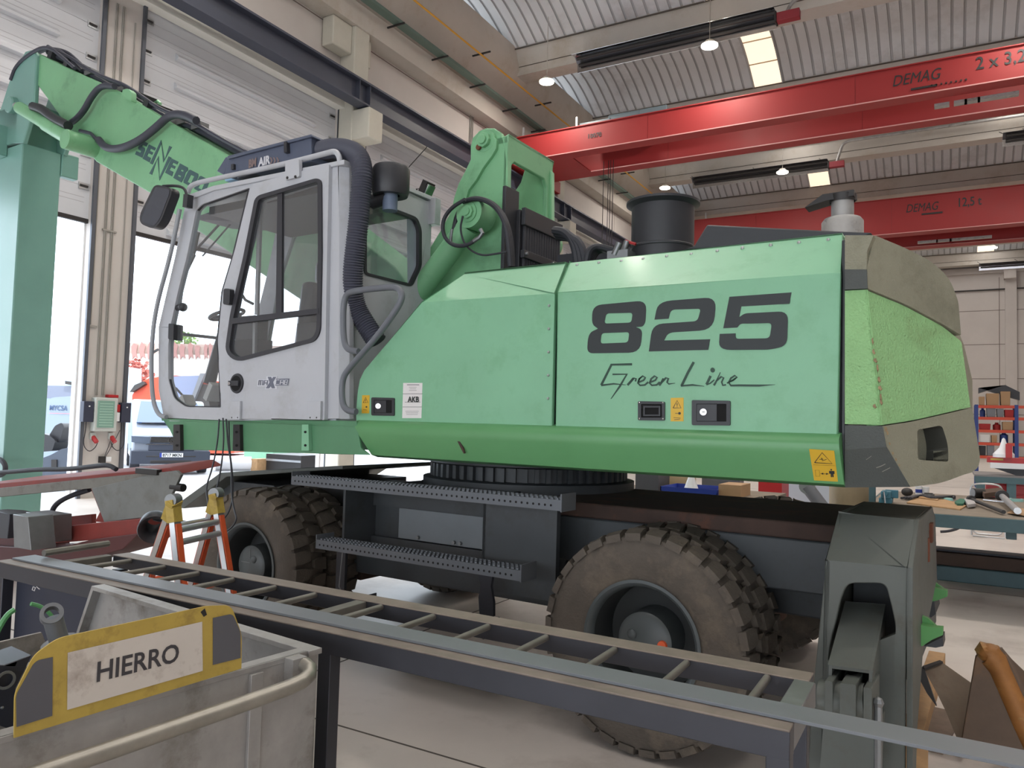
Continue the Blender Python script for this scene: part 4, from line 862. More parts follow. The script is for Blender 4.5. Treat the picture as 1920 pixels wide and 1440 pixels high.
b.prism([ta[0], ta[1], tb[1], tb[0]], (0, .0, -.012)); dn_ = Vector((0, -.02, -.16))
b.prism([ta[0], tb[0], tb[0]+dn_, ta[0]+dn_], (.012, 0, 0)); b.prism([ta[1], tb[1], tb[1]+dn_, ta[1]+dn_], (-.012, 0, 0)); b.prism([ta[0]+dn_, ta[1]+dn_, tb[1]+dn_, tb[0]+dn_], (0, 0, .012))
b.m(CHROME); m1 = (ta[0]+ta[1])/2-Vector((0, 0, .08)); m2 = (tb[0]+tb[1])/2-Vector((0, 0, .07)); b.cone(m1, m2, .028, n=14); b.build('outrigger_arm', parent=OU, bevel=.004)
b = B(); b.m(OUTR)
def lug(x0, x1, y0, y1, v, dv): b.prism(pms(f2([Z3(x0, y0), Z3(x1, y0+8), Z3(x1, y1), Z3(x0, y1-8)], [3, 3, 0, 0]), v), (0, dv, 0))
lug(185, 225, 985, 1200, 3.08, .2); lug(262, 345, 1000, 1190, 3.06, .16); lug(385, 428, 1020, 1230, 3.08, .2)
c1 = PM(*Z3(165, 1085), 3.16); c2 = PM(*Z3(400, 1110), 3.16); b.cone(c1, c2, .075, n=24); b.m(DKGR); c3 = PM(*Z3(440, 1100), 3.2); b.cone(c2, c3, .03, n=12)
b.m(OUTR); b.prism(pms([Z3(*p) for p in ((178, 1190), (455, 1230), (440, 1560), (150, 1560))], 3.12), (0, .22, 0)); b.m(STEEL); q = PM(*Z3(462, 1100), 3.12); b.cone(q, q+Vector((0, 0, -.3)), .014, n=8); b.ball(q, .02, n=8); b.build('outrigger_leg', parent=OU, bevel=.006)
b = B(); b.m(RUST); q = PM(*Z3(715, 215), 4.2); b.obox(q, (.05, .08, .09)); q = PM(*Z3(705, 300), 4.1); b.tube([q+Vector((0, 0, .05)), q, q-Vector((0, 0, .06))], .02, n=8); b.tube([q+Vector((0, .05, .08)), q+Vector((0, .09, 0)), q+Vector((0, .03, -.06))], .014, n=6, sm=2); b.build('shackle', parent=OU)
for y0, dd in ((0, 0), (170, 0)):
    b = B(); b.m(mat('claw_green', (86, 150, 84), .5, var=.08))
    u = 3.75 if y0 else 4.6
    P = (((720, 495), (820, 520), (820, 550), (770, 570), (720, 580)) if not y0 else ((670, 695), (745, 710), (797, 715), (797, 750), (740, 775), (690, 808), (668, 805)))
    b.prism(pms([Z3(*p) for p in P], u), (0, .05, 0)); Q = (((720, 460), (745, 468), (805, 512), (720, 492)) if not y0 else ((672, 645), (720, 665), (770, 712), (730, 705), (672, 688)))
    b.prism(pms([Z3(*p) for p in Q], u+.06), (0, .03, 0)); b.build('support_claw', parent=OU)
b = B(); b.m(BLACK); b.prism(pms([Z3(*p) for p in ((700, 808), (797, 760), (800, 808), (760, 816))], 3.78), (0, .12, 0)); b.build('support_base', parent=OU); b = B(); b.m(BLACK); b.prism(pms([Z3(*p) for p in ((712, 100), (735, 160), (745, 500), (760, 640), (735, 660), (712, 640))], 4.7), (0, .3, 0)); b.build('rear_bracket', parent=OU)
# ---- cab
VC, VD = 3.50, 4.42
dk = B(); dk.m(GREEND); dk.prism(pms([(303, 784), (668, 789), (676, 840), (692, 853), (640, 852), (335, 843), (318, 806)], VC), (0, .02, 0)); dz = dk
q0, q1 = PM(303, 784, VC), PM(668, 789, VC); dk.box((q0.x, VC, q0.z-.02), (q1.x, 6.1, q0.z)); dk.box((q0.x+.25, VC+.85, 1.36), (q1.x, 6.1, q0.z-.02)); DK = dk.build('cab_deck', parent=MH, bevel=.004)
b = B(); 
for x, mt_ in ((331, DKM), (443, DKM), (572, GREEN)):
    b.m(mt_); b.prism(pms([(x-6, 796), (x+6, 796), (x+7, 845), (x-7, 845)], VC-.03), (0, .03, 0)); b.m(HOLE); b.prism(pms(cir(x, 810, 2.5, 8), VC-.033), (0, .003, 0)); b.prism(pms(cir(x, 835, 2.5, 8), VC-.033), (0, .003, 0))
b.build('deck_brackets', parent=DK, bevel=.003)
CO = [(350, 368), (400, 349), (470, 335), (645, 300), (645, 785), (420, 790), (318, 790), (306, 780), (297, 730), (297, 613), (328, 480)]
H1 = f2([(367, 394), (378, 383), (468, 352), (437, 480), (417, 547), (408, 640), (412, 700), (414, 764), (347, 763), (325, 747), (315, 713), (315, 647), (320, 607), (333, 547), (350, 480)], [3, 4, 2, 4, 4, 4, 4, 2, 8, 8, 6, 4, 6, 6, 6], 3)
H2 = [(490, 376), (596, 342), (596, 650), (440, 688), (426, 660), (436, 600), (460, 480)]
CO3 = [(350, 368), (400, 349), (470, 335), (636, 301), (636, 785), (420, 790), (318, 790), (306, 780), (297, 730), (297, 613), (328, 480)]
b = B(); b.m(CABW); b.prism([pms(CO3, VC), pms(H1, VC), pms(H2, VC)], (0, .05, 0)); far = [p+Vector((0, VD-VC, 0)) for p in pms(CO3, VC)]
fh = [p+Vector((0, VD-VC, 0)) for p in pms(f2([(380, 392), (600, 345), (600, 700), (420, 760), (350, 756), (328, 730), (328, 620), (350, 490)], 8), VC)]
b.prism([far, fh], (0, -.04, 0))
UCR = PM(645, 300, VC).x; zr = PM(640, 301, VC).z; zb_ = 1.60
ro = [PU(x, y, UCR) for x, y in ((645, 300), (812, 377), (803, 620), (645, 785))]; ro = [Vector((UCR, VC+.05, zr-.01)), Vector((UCR, VD, zr-.05)), Vector((UCR, VD, zb_)), Vector((UCR, VC+.05, zb_))]
RW = f2([(683, 368), (744, 393), (783, 408), (791, 430), (791, 500), (773, 538), (683, 515)], [8, 10, 8, 8, 8, 8, 8], 4)
b.prism([ro, [PU(x, y, UCR) for x, y in RW]], (-.04, 0, 0))
pf = [PM(x, y, VC) for x, y in ((636, 301), (645, 302), (645, 786), (636, 786))]; 
b.prism([Vector((p.x, VC if i in (0, 3) else VC+.05, p.z)) for i, p in enumerate(pf)], (0, .04, 0))
rf = pms([(350, 366), (400, 348), (470, 334), (645, 299), (645, 308), (470, 343), (400, 357), (352, 376)], VC-.015); b.prism(rf, (0, VD-VC+.03, 0)); b.box((PM(318, 788, VC).x, VC+.02, zb_-.02), (UCR, VD-.02, zb_+.05))
b.box((UCR-.05, VD-.04, zr-.02), (UCR+.06, VD+.03, zr-.22))
CAB = b.build('cab_body', parent=MH, bevel=.008)
b = B(); b.m(GLASSM); b.prism(pms(H1, VC+.02), (0, .005, 0)); b.prism([p-Vector((0, .02, 0)) for p in fh], (0, -.005, 0)); b.prism([PU(x, y, UCR-.02) for x, y in inset(RW, 3)], (.005, 0, 0)); b.build('cab_windows', parent=CAB)
b = B(); b.m(GASK)
rwi = inset(RW, 5); b.prism([[PU(x, y, UCR+.006) for x, y in RW], [PU(x, y, UCR+.006) for x, y in rwi]], (-.03, 0, 0)); b.build('window_seal', parent=CAB); b = B(); b.m(GASK); h1i = inset(H1, 2.2); b.prism([pms(H1, VC+.01), pms(h1i, VC+.01)], (0, .02, 0)); b.build('window_seal', parent=CAB)
# door
DO = f2([(473, 345), (617, 307), (613, 480), (608, 788), (421, 785), (413, 735), (410, 680), (417, 547), (437, 480)], [3, 3, 0, 3, 3, 6, 10, 10, 6], 4)
DW = f2([(478, 368), (602, 331), (603, 470), (600, 622), (590, 640), (442, 679), (421, 660), (431, 590), (456, 480)], [12, 16, 4, 14, 10, 16, 16, 10, 6], 5)
b = B(); b.m(CABW); b.prism([pms(DO, VC-.03), pms(DW, VC-.03)], (0, .035, 0)); DR = b.build('cab_door', parent=MH, bevel=.004)
DWi = inset(DW, 7); b = B(); b.m(GASK); b.prism([pms(DW, VC-.042), pms(DWi, VC-.042)], (0, .04, 0))
b.prism(pms([(432, 597), (596, 578), (596, 588), (430, 608)], VC-.045), (0, .03, 0)); b.prism(pms([(520, 362), (529, 360), (528, 586), (517, 587)], VC-.03), (0, .02, 0)); b.m(ALU); b.prism(pms([(483, 385), (489, 383), (482, 590), (477, 590)], VC+.0), (0, .02, 0)); b.prism(pms([(474, 600), (479, 600), (477, 668), (473, 669)], VC+.0), (0, .02, 0)); b.build('window_frame', parent=DR)
b = B(); b.m(GLASSM); b.prism(pms(DWi, VC-.02), (0, .005, 0)); b.build('door_glass', parent=DR)
b = B(); b.m(BLACK); c = PM(445, 719, VC-.03); b.cone(c-Vector((0, .012, 0)), c, .068, .072, n=28); b.m(HOLE); b.cone(c-Vector((0, .014, 0)), c-Vector((0, .012, 0)), .055, n=24); b.m(BLACK); b.box(c+Vector((-.065, -.03, -.018)), c+Vector((.045, -.01, .018))); b.m(CHROME); q = PM(429, 719, VC-.065); b.cone(q, q+Vector((0, .02, 0)), .012, n=10); b.build('door_handle', parent=DR, bevel=.003)
b = B(); b.m(BLACK); b.prism(pms(f2([(419, 541), (431, 541), (430, 571), (418, 571)], 4), VC-.07), (0, .04, 0)); b.build('hinge_cover', parent=DR, bevel=.003); b = B(); b.m(CABW); b.prism(pms([(427, 752), (450, 752), (449, 787), (426, 787)], VC-.05), (0, .02, 0)); b.m(DKM)
for x, y in ((445, 783), (434, 783)): q = PM(x, y, VC-.052); b.cone(q, q+Vector((0, .01, 0)), .006, n=8)
b.build('door_hinge', parent=DR, bevel=.003)
b = B(); b.m(CABW); b.prism(pms([(575, 752), (601, 752), (600, 787), (575, 787)], VC-.05), (0, .02, 0)); b.m(DKM)
for x, y in ((593, 783), (581, 783)): q = PM(x, y, VC-.052); b.cone(q, q+Vector((0, .01, 0)), .006, n=8)
b.build('door_hinge', parent=DR, bevel=.003)
b = B(); XB = lambda x, y: PM(460+x/19.2, 690+y/19.2, VC-.034)
b.m(mat('badge_plate', (208, 210, 218), .4))
b.prism([XB(*p) for p in ((450, 420), (760, 420), (760, 300), (1150, 300), (1110, 400), (1590, 390), (1540, 640), (1120, 640), (1140, 760), (700, 760), (730, 660), (430, 660))], (0, .003, 0)); b.m(mat('badge_dark', (104, 108, 124), .5))
XC = lambda x, y: XB(x, y)+Vector((0, -.002, 0))
b.prism([XC(*p) for p in ((810, 320), (930, 320), (960, 400), (1010, 320), (1110, 320), (1000, 510), (1070, 730), (960, 730), (920, 650), (860, 730), (745, 730), (880, 510))], (0, .002, 0))
for pts in ([(480, 620), (500, 450), (640, 450), (620, 620)], [(560, 450), (545, 620)], [(665, 620), (700, 450), (810, 450), (780, 620)], [(690, 540), (800, 540)]): b.stroke(pts, 34, XC, (0, .002, 0))
b.prism([XC(*p) for p in ((1110, 390), (1590, 378), (1540, 630), (1080, 630))], (0, .001, 0)); b.m(mat('badge_plate', (208, 210, 218))); XD = lambda x, y: XB(x, y)+Vector((0, -.004, 0))
for pts in ([(1240, 430), (1120, 430), (1100, 590), (1220, 590)], [(1260, 600), (1290, 430), (1390, 430), (1370, 600)], [(1270, 520), (1380, 520)], [(1410, 590), (1440, 430), (1540, 430), (1525, 510), (1430, 510), (1520, 515), (1510, 590), (1410, 590)]): b.stroke(pts, 26, XD, (0, .002, 0))
b.build('cab_badge', parent=DR)
# rails and mirror
b = B(); b.m(mat('rail_grey', (150, 154, 160), .4)); b.tube([PM(x, y, VC-.06) for x, y in ((337, 392), (320, 478), (291, 580), (283, 663), (285, 745), (296, 778), (312, 782))], .017, n=10, sm=3); b.tube([PM(283, 663, VC-.06), PM(297, 655, VC-.01)], .01, n=6); b.build('front_handrail', parent=CAB)
b = B(); b.m(CABW); b.tube([PM(x, y, VC+.0) for x, y in ((352, 362), (358, 346), (400, 336), (520, 311), (610, 288), (628, 283), (636, 292), (638, 310))], .019, n=10, sm=2); b.m(CABW); b.prism(pms(f2([(535, 303), (560, 296), (561, 331), (534, 338)], 3), VC-.05), (0, .03, 0)); b.m(DKM)
for x, y in ((538, 333), (553, 331)): q = PM(x, y, VC-.055); b.cone(q, q+Vector((0, .01, 0)), .010, n=8)
b.build('roof_rail', parent=CAB, bevel=.002)
b = B(); b.m(BLACK); mr_ = f2([(290, 345), (320, 352), (322, 362), (302, 415), (288, 430), (262, 419), (262, 402)], [10, 6, 6, 12, 10, 10, 10]); b.prism(pms(mr_, VC-.12), (0, .07, 0)); b.m(mat('mirror_face', (90, 96, 108), .15, metal=.6)); b.prism(pms(inset(mr_, 4), VC-.122), (0, .004, 0)); b.m(BLACK); b.tube([PM(x, y, VC-.08) for x, y in ((306, 349), (325, 348), (341, 350), (349, 358), (350, 375))], .011, n=8, sm=2); b.prism(pms([(344, 364), (352, 364), (350, 388), (342, 388)], VC-.1), (0, .05, 0)); b.build('side_mirror', parent=CAB)
b = B(); b.m(mat('grab_rail_grey', (104, 108, 116), .4)); b.tube([PM(x, y, 3.46) for x, y in ((668, 772), (650, 770), (641, 755), (641, 715), (650, 695), (700, 640), (742, 584), (756, 556), (748, 540), (730, 538), (665, 545), (648, 552), (643, 580), (644, 640), (652, 656), (672, 659))], .02, n=10, sm=3); b.build('grab_rail', parent=MH)
# air unit on the roof, hose, intake
b = B(); b.m(mat('unit_hazed_grey', (84, 92, 112), .5, var=.04)); va = 3.62; b.prism(pms([(420, 330), (430, 291), (583, 253), (584, 302)], va), (0, .50, 0)); b.prism(pms([(406, 321), (423, 294), (432, 294), (420, 328)], va+.02), (0, .45, 0)); b.prism(pms([(426, 292), (583, 251), (585, 256), (426, 298)], va-.02), (0, .54, 0)); b.m(BLACK); b.prism(pms([(437, 318), (610, 281), (612, 291), (445, 334)], va+.05), (0, .3, 0)); b.m(mat('pale_blue', (150, 190, 220), .5)); b.prism(pms([(418, 330), (470, 318), (470, 330), (422, 340)], va+.1), (0, .3, 0)); BX = b.build('roof_air_unit', parent=MH, bevel=.006)  # black unit coloured bluish grey to carry the hazy veil
b = B(); b.m(mat('unit_letter', (170, 166, 168), .5)); xd = (PM(525, 293, va)-PM(465, 311, va)); b.m(mat('unit_letter_brown', (130, 112, 110), .5)); b.text('BM', PM(466, 315, va-.004), (1, 0, .03), (0, 0, 1), .085, bold=.004, sx=.78); b.m(mat('unit_letter_pale', (205, 206, 212), .5)); b.text('AIR', PM(485, 312, va-.004), (1, 0, .03), (0, 0, 1), .085, bold=.004, sx=.95); b.m(mat('unit_letter_brown', (130, 112, 110), .5))
for x in (507, 513, 519): b.stroke([(x, 295), (x+3, 301), (x, 308)], 2.4, lambda p, q: PM(p, q, va-.004), (0, .002, 0))
b.m(BLACK); b.prism(pms([(532, 266), (537, 265), (538, 285), (532, 286)], va-.03), (0, .03, 0)); b.prism(pms([(433, 308), (438, 307), (438, 317), (433, 318)], va-.02), (0, .02, 0)); b.build('unit_lettering', parent=BX)
hp = [(600, 283, 3.72), (622, 277, 3.68), (650, 279, 3.62), (672, 290, 3.56), (680, 315, 3.54), (678, 350, 3.54), (672, 420, 3.54), (662, 500, 3.56), (661, 545, 3.58), (668, 580, 3.62), (690, 615, 3.66), (706, 640, 3.68)]
def smooth(P, n):
    for _ in range(n):
        Q = [P[0]]
        for i in range(len(P)-1): Q += [P[i]*.75+P[i+1]*.25, P[i]*.25+P[i+1]*.75]
        Q.append(P[-1]); P = Q
    return P
pts = smooth([PM(*p) for p in hp], 3)
cum = [0]
for i in range(1, len(pts)): cum.append(cum[-1]+(pts[i]-pts[i-1]).length)
NR = int(cum[-1]/.0085); res = []; j = 0
for k in range(NR):
    d = cum[-1]*k/(NR-1)
    while j < len(cum)-2 and cum[j+1] < d: j += 1
    t = (d-cum[j])/max(1e-6, cum[j+1]-cum[j]); res.append(pts[j].lerp(pts[j+1], min(1, t)))
b = B(); b.m(mat('hose_hazed', (72, 74, 88), .55)); b.tube(res, .06, n=20, radii=[.068 if (k//1) % 2 else .060 for k in range(NR)]); b.build('corrugated_hose', parent=MH)  # dark hose lightened in colour to imitate haze
b = B(); b.m(BLACK); c = PU(733, 340, -3.44); b.lathe((c.x, c.y, c.z), (0, 0, 1), [(-.095, .06), (-.10, .115), (-.07, .125), (.075, .125), (.095, .115), (.10, .0)], n=32); b.m(mat('pipe_blue_grey', (110, 124, 148), .5)); b.cone(c-Vector((0, 0, .20)), c-Vector((0, 0, .09)), .05, n=18); b.m(BLACK); b.cone(c-Vector((.16, .0, .12)), c-Vector((0, 0, .10)), .05, n=12); b.build('air_intake', parent=MH)
b = B(); b.m(DKM); c = PM(800, 353, 4.42); b.obox(c, (.05, .10, .10), Matrix.Rotation(.5, 3, 'Y')); b.m(CHROME); b.obox(c+Vector((.02, 0, -.02)), (.03, .085, .085), Matrix.Rotation(.5, 3, 'Y')); b.m(DKM); b.tube([c+Vector((-.03, 0, 0)), c+Vector((-.10, 0, .01)), c+Vector((-.06, 0, -.10)), c+Vector((-.02, 0, -.12))], .008, n=6); b.build('work_lamp', parent=MH, bevel=.005)
b = B(); b.m(DKM); b.cone(PM(765, 315, 4.1), PM(801, 275, 4.1), .0035, n=6); b.build('antenna', parent=MH)
# interior
b = B(); b.m(BLACK); ui = lambda x, y, v: PM(x, y, v)
q = ui(560, 640, 3.95); b.obox(q+Vector((.05, 0, -.35)), (.5, .5, .12)); b.obox(q+Vector((.28, 0, .05)), (.12, .48, .7), Matrix.Rotation(.12, 3, 'Y')); b.obox(q+Vector((.32, 0, .48)), (.1, .26, .18)); b.obox(q+Vector((.05, 0, -.55)), (.4, .4, .35)); b.build('driver_seat', parent=CAB, bevel=.04)
b = B(); b.m(BLACK); c = ui(425, 590, 3.85); b.tube([c+Vector((math.cos(a)*.18, math.sin(a)*.09, math.cos(a)*.03)) for a in [2*PI*k/24 for k in range(24)]], .014, n=8, closed=True); b.cone(c, c+Vector((-.18, 0, -.55)), .03, .05, n=10); b.box(c+Vector((-.17, -.015, -.03)), c+Vector((.17, .015, .0)))
b.prism(pms([(385, 730), (400, 732), (418, 790), (402, 790)], 3.8), (0, .4, 0)); b.build('steering_column', parent=CAB)
b = B(); b.m(DKM)   # roof lining and visor
b.box((PM(365, 380, 3.5).x+.1, VC+.06, zr-.16), (UCR-.06, VD-.06, zr-.10)); b.m(mat('visor_dark', (70, 70, 80), .6)); b.prism(pms([(372, 405), (468, 372), (455, 415), (372, 412)], 3.95), (0, .35, 0)); b.build('roof_lining', parent=CAB)
b = B(); b.m(BLACK); b.prism(pms([(328, 622), (410, 631), (410, 637), (328, 628)], VC+.08), (0, .03, 0)); b.prism(pms(f2([(316, 606), (326, 608), (325, 638), (315, 636)], 3), VC-.01), (0, .08, 0)); c = PM(343, 576, VC+.03); b.ball(c, .035, n=12); b.cone(c, c+Vector((-.1, 0, 0)), .025, n=10)
b.tube([PM(x, y, 4.2) for x, y in ((430, 400), (375, 460), (358, 480))], .012, n=6); b.tube([PM(x, y, 4.1) for x, y in ((445, 405), (380, 480))], .008, n=6); b.tube([PM(372, 435, 4.0), PM(362, 480, 4.0)], .016, n=6); b.tube([PM(365, 478, 3.9), PM(345, 520, 3.9), PM(338, 570, 3.9)], .012, n=6); b.tube([PM(x, y, 3.9) for x, y in ((320, 670), (322, 735), (330, 728), (355, 755))], .010, n=6); b.build('wipers_and_blind', parent=CAB)
b = B(); b.m(mat('white_bottle', (225, 222, 218), .5)); b.obox(PM(402, 735, 3.7), (.05, .12, .14), Matrix.Rotation(.5, 3, 'Y')); b.obox(PM(352, 752, 3.75), (.05, .1, .09), Matrix.Rotation(-.6, 3, 'Y')); b.build('cab_papers', parent=CAB)
b = B(); b.m(BLACK); b.box((UCR-.5, VC+.1, 1.65), (UCR-.05, VD-.1, 2.25)); b.obox(ui(470, 700, 3.75), (.3, .14, .5)); b.obox(ui(470, 660, 4.2), (.25, .14, .6)); b.tube([PM(x, y, 3.7) for x, y in ((462, 480), (450, 530), (455, 560), (475, 570))], .012, n=8, sm=1); b.build('console', parent=CAB, bevel=.02)
# ============================================================ FOREGROUND STEEL FRAME
TZ = .90
y0 = WZ(1000, 1267, TZ).y; yb0 = WZ(1000, 1248, TZ+.008).y; yb1 = WZ(1000, 1225, TZ+.008).y; yf0 = WZ(1000, 1183, TZ).y; yf1 = WZ(1000, 1171, TZ).y
xl, xr = WZ(40, 1045, TZ).x, WZ(1485, 1362, TZ).x; xr2 = WZ(1518, 1275, TZ).x
FR = thing('ladder_trestle', 'long dark steel ladder frame with round rungs on legs across the foreground', 'frame', ((xl+xr)/2, (y0+yf1)/2, 0))
b = MB(); b.m(DSTEEL); b.box((xl, y0+.004, TZ-.075), (xr, y0+.06, TZ-.003)); b.box((xl+.25, yf0+.003, TZ-.06), (xr2, yf1+.012, TZ-.003)); b.m(EDGEW); b.box((xl, y0, TZ-.006), (xr, y0+.062, TZ)); b.box((xl+.25, yf0, TZ-.005), (xr2, yf1+.014, TZ)); b.build('side_rails', parent=FR, bevel=.004)
b = MB(); b.m(STEEL); b.box((xr-.058, y0+.06, TZ-.07), (xr, yf0, TZ-.001)); b.build('end_tube', parent=FR, bevel=.004)
b = MB(); b.m(RUNGM); b.box((xl+.2, y0+.06, TZ-.05), (xl+.25, yf0, TZ-.002)); b.build('end_tube', parent=FR, bevel=.004)
b = MB(); b.m(RUNGM); b.tube([WZ(82, 1037, TZ+.03), WZ(203, 1019, TZ+.03)], .016, n=8); b.build('loose_rod', **T('short rusty round bar lying across the left end of the frame', 'steel bar'))
for n, f in (((197, 1058), (283, 1045)), ((257, 1072), (347, 1055)), ((320, 1085), (403, 1067)), ((383, 1098), (473, 1078)), ((460, 1115), (547, 1092)), ((533, 1130), (617, 1107)), ((657, 1157), (737, 1128)), ((760, 1177), (833, 1145)), ((862, 1197), (930, 1167)), ((975, 1220), (1037, 1187)), ((1107, 1248), (1162, 1210)), ((1247, 1280), (1287, 1240)), ((1407, 1313), (1440, 1267))):
    A = WZ(*n, TZ-.012); Bq = WZ(*f, TZ-.012); x = (A.x+Bq.x)/2
    b = MB(); b.m(RUNGM); b.cone((x, y0+.05, TZ-.014), (x, yf0+.005, TZ-.014), .0115, n=12); b.build('rung', parent=FR)
x = WZ(600, 1145, TZ).x; b = MB(); b.m(RUNGM); b.box((x-.02, y0+.05, TZ-.04), (x+.03, yf0+.005, TZ-.004)); b.build('cross_bar', parent=FR, bevel=.003)
for X, Y in ((WZ(655, 1200, TZ-.07).x, y0+.005), (xr-.055, y0+.003), (xr2-.06, yf0), (xl, y0+.005), (xl+.25, yf0)):
    b = MB(); b.m(DSTEEL); b.box((X, Y, 0), (X+.055, Y+.05, TZ-.07)); b.build('leg', parent=FR, bevel=.003)
b = MB(); b.m(FLATBAR); b.box((WZ(92, 1040, TZ).x, yb0, TZ+.0005), (.62, yb1, TZ+.009)); b.build('flat_bar', bevel=.0012, **T('long loose grey flat bar lying along the near rail of the dark frame', 'steel bar'))
b = MB(); b.m(mat('dark_sheet', (52, 56, 72), .5, metal=.3, var=.06)); b.box((xl+.06, y0+.065, .18), (xl+1.0, y0+.072, TZ-.08)); b.m(PAPER)
C_ = lambda x, y: WY(x, y, y0+.063)
for pts in ([(62, 1100), (60, 1106), (64, 1108), (66, 1102), (62, 1100)], [(68, 1100), (74, 1105)], [(74, 1098), (66, 1096)], [(68, 1090), (75, 1088)], [(68, 1084), (76, 1083), (68, 1080)], [(69, 1076), (76, 1073), (76, 1078)]): b.stroke(pts, 1.3, C_, (0, .002, 0))
b.build('dark_sheet', **T('dark blue grey steel sheet with white chalk marks under the left end of the frame', 'steel sheet'))
# ============================================================ SCRAP BIN
BF = Matrix.Translation(Vector((WZ(595, 1215, .9).x, WZ(595, 1215, .9).y, 0))) @ Matrix.Rotation(math.radians(-6), 4, 'Z'); BFI = BF.inverted()
def WB(x, y, lx=0.):   # ray onto the bin's long face, in bin frame
    d = BFI.to_3x3() @ ray(x, y); o = BFI @ CAM; return o+d*((lx-o.x)/d.x)
BN = thing('scrap_bin', 'grey steel scrap bin with tubular push handle and HIERRO plate', 'bin', (-.65, -.55, 0), BF)
b = MB(BF); b.m(GALV)
b.box((-.005, -1.25, .12), (0, 0, .9)); b.prism([(-1.32, 0, .9), (0, 0, .9), (0, 0, .12), (-1.4, 0, .12), (-1.5, 0, .55)], (0, -.005, 0)); b.box((-1.45, -1.25, .12), (-1.445, 0, .6)); b.box((-1.45, -1.25, .12), (0, 0, .125)); b.box((-1.45, -1.255, .12), (0, -1.25, .75))
b.box((-.045, -1.25, .885), (.002, .0, .90)); b.box((-1.32, -.04, .884), (.01, .01, .9006)); b.box((-1.47, -1.25, .59), (-1.42, 0, .605)); b.prism([(-1.32, 0, .9), (-1.30, 0, .9), (-1.48, 0, .55), (-1.5, 0, .55)], (0, -.04, 0))
b.box((.0, -.24, .12), (.012, -.20, .88)); b.box((0, -1.25, .12), (.02, 0, .16)); b.build('bin_body', parent=BN, bevel=.004)
b = MB(BF); b.m(mat('handle_tube', (150, 146, 138), .4, metal=.6, var=.15, vscale=12)); P1 = WB(590, 1275, .10); P2 = WB(110, 1440, .10); z1 = P1.z
b.tube([(.0, P1.y+.0, z1+.03), (.06, P1.y+.015, z1+.028), (.10, P1.y-.02, z1+.01), (.10, P1.y-.12, z1)] + [(.10, P2.y, P2.z), (.10, -1.2, P2.z-.0)], .021, n=14, sm=1); b.m(GALV); b.box((0, P1.y-.03, z1-.04), (.04, P1.y+.02, z1+.05)); b.build('push_handle', parent=BN)
for X in (-1.35, -.15):
    for Y in (-1.1, -.15):
        b = MB(BF); b.m(RUB); b.cone((X, Y-.02, .06), (X, Y+.02, .06), .06, n=18); b.m(DKM); b.box((X-.03, Y-.03, .06), (X+.03, Y+.03, .125)); b.build('castor', parent=BN)
SX = lambda p: WB(p[0], p[1], .004)
out = f2([(25, 1383), (26, 1300), (62, 1228), (106, 1196), (385, 1136), (432, 1134), (452, 1190), (451, 1253)], [0, 14, 16, 20, 4, 14, 14, 0])
b = MB(BF); b.m(YEL); b.prism([SX(p) for p in out], (.004, 0, 0)); o1 = Vector((.0048, 0, 0))
b.m(SLATE); b.prism([SX(p)+o1 for p in f2([(29, 1362), (28, 1302), (64, 1238), (97, 1231), (96, 1341)], [0, 10, 12, 0, 0])], (.0008, 0, 0)); b.prism([SX(p)+o1 for p in f2([(397, 1158), (434, 1150), (449, 1185), (449, 1233), (397, 1246)], [0, 8, 8, 0, 0])], (.0008, 0, 0))
b.m(WHSIGN); b.prism([SX(p)+o1 for p in ((125, 1223), (377, 1165), (378, 1257), (124, 1330))], (.0008, 0, 0)); b.m(DKM); b.prism([SX(p)+o1 for p in ((374, 1147), (382, 1140), (386, 1152), (380, 1156))], (.0004, 0, 0)); PL = b.build('sign_plate', parent=BN)
b = MB(BF); b.m(mat('lettering_dark', (62, 60, 64), .6)); A = WB(178, 1279, .0102); E_ = WB(334, 1238, .0102); hh = (WB(179, 1243, .006)-WB(179, 1279, .006)).length
sz = hh/.69; cu = bpy.data.curves.new('t', 'FONT'); cu.body = 'HIERRO'; cu.size = sz; ob = bpy.data.objects.new('t', cu); me = bpy.data.meshes.new_from_object(ob); wdt = max(v.co.x for v in me.vertices); bpy.data.objects.remove(ob)
b.text('HIERRO', A, (0, 1, 0), (0, 0, 1), sz, th=.0006, bold=.0012, sx=(E_.y-A.y)/wdt); b.build('sign_lettering', parent=PL)
t = thing('scrap_clevis', 'grey steel cylinder eye lying in the scrap bin behind the plate', 'scrap metal', (-.35, -.9, .6), BF)
def WBy(x, y, ly): d = BFI.to_3x3() @ ray(x, y); o = BFI @ CAM; return o+d*((ly-o.y)/d.y)
b = MB(BF); b.m(mat('scrap_grey', (118, 120, 124), .5, metal=.5, var=.15)); A = WB(97, 1152, -.35); Z = WB(115, 1215, -.35); ax = (A-Z).normalized(); b.cone(Z-ax*.1, Z+ax*.02, .05, .045, n=20); b.cone(Z, A-ax*.012, .024, n=18); b.build('rod', parent=t)
b = MB(BF); b.m(mat('scrap_grey', (118, 120, 124))); n2 = (BFI @ CAM-A).normalized()+Vector((0, 0, .35)); b.lathe(A-n2*.015, n2, [(0, .018), (0, .028), (.03, .028), (.03, .018), (0, .018)], n=24); b.build('eye_ring', parent=t)
b = MB(BF); b.m(mat('green_hose', (88, 150, 96), .5)); b.tube([WB(x, y, -.6) for x, y in ((58, 1132), (75, 1136), (92, 1148), (108, 1170))], .006, n=6, sm=2); b.build('green_hose', **T('thin bright green hose end beside the grey cylinder eye in the bin', 'hose'))
b = MB(BF); b.m(mat('green_hose', (88, 150, 96))); b.tube([WB(x, y, -.9) for x, y in ((-10, 1195), (2, 1170), (14, 1152), (27, 1143))], .009, n=6, sm=2); b.build('green_hose', **T('pale green hose curving at the left edge behind the bin rim', 'hose'))
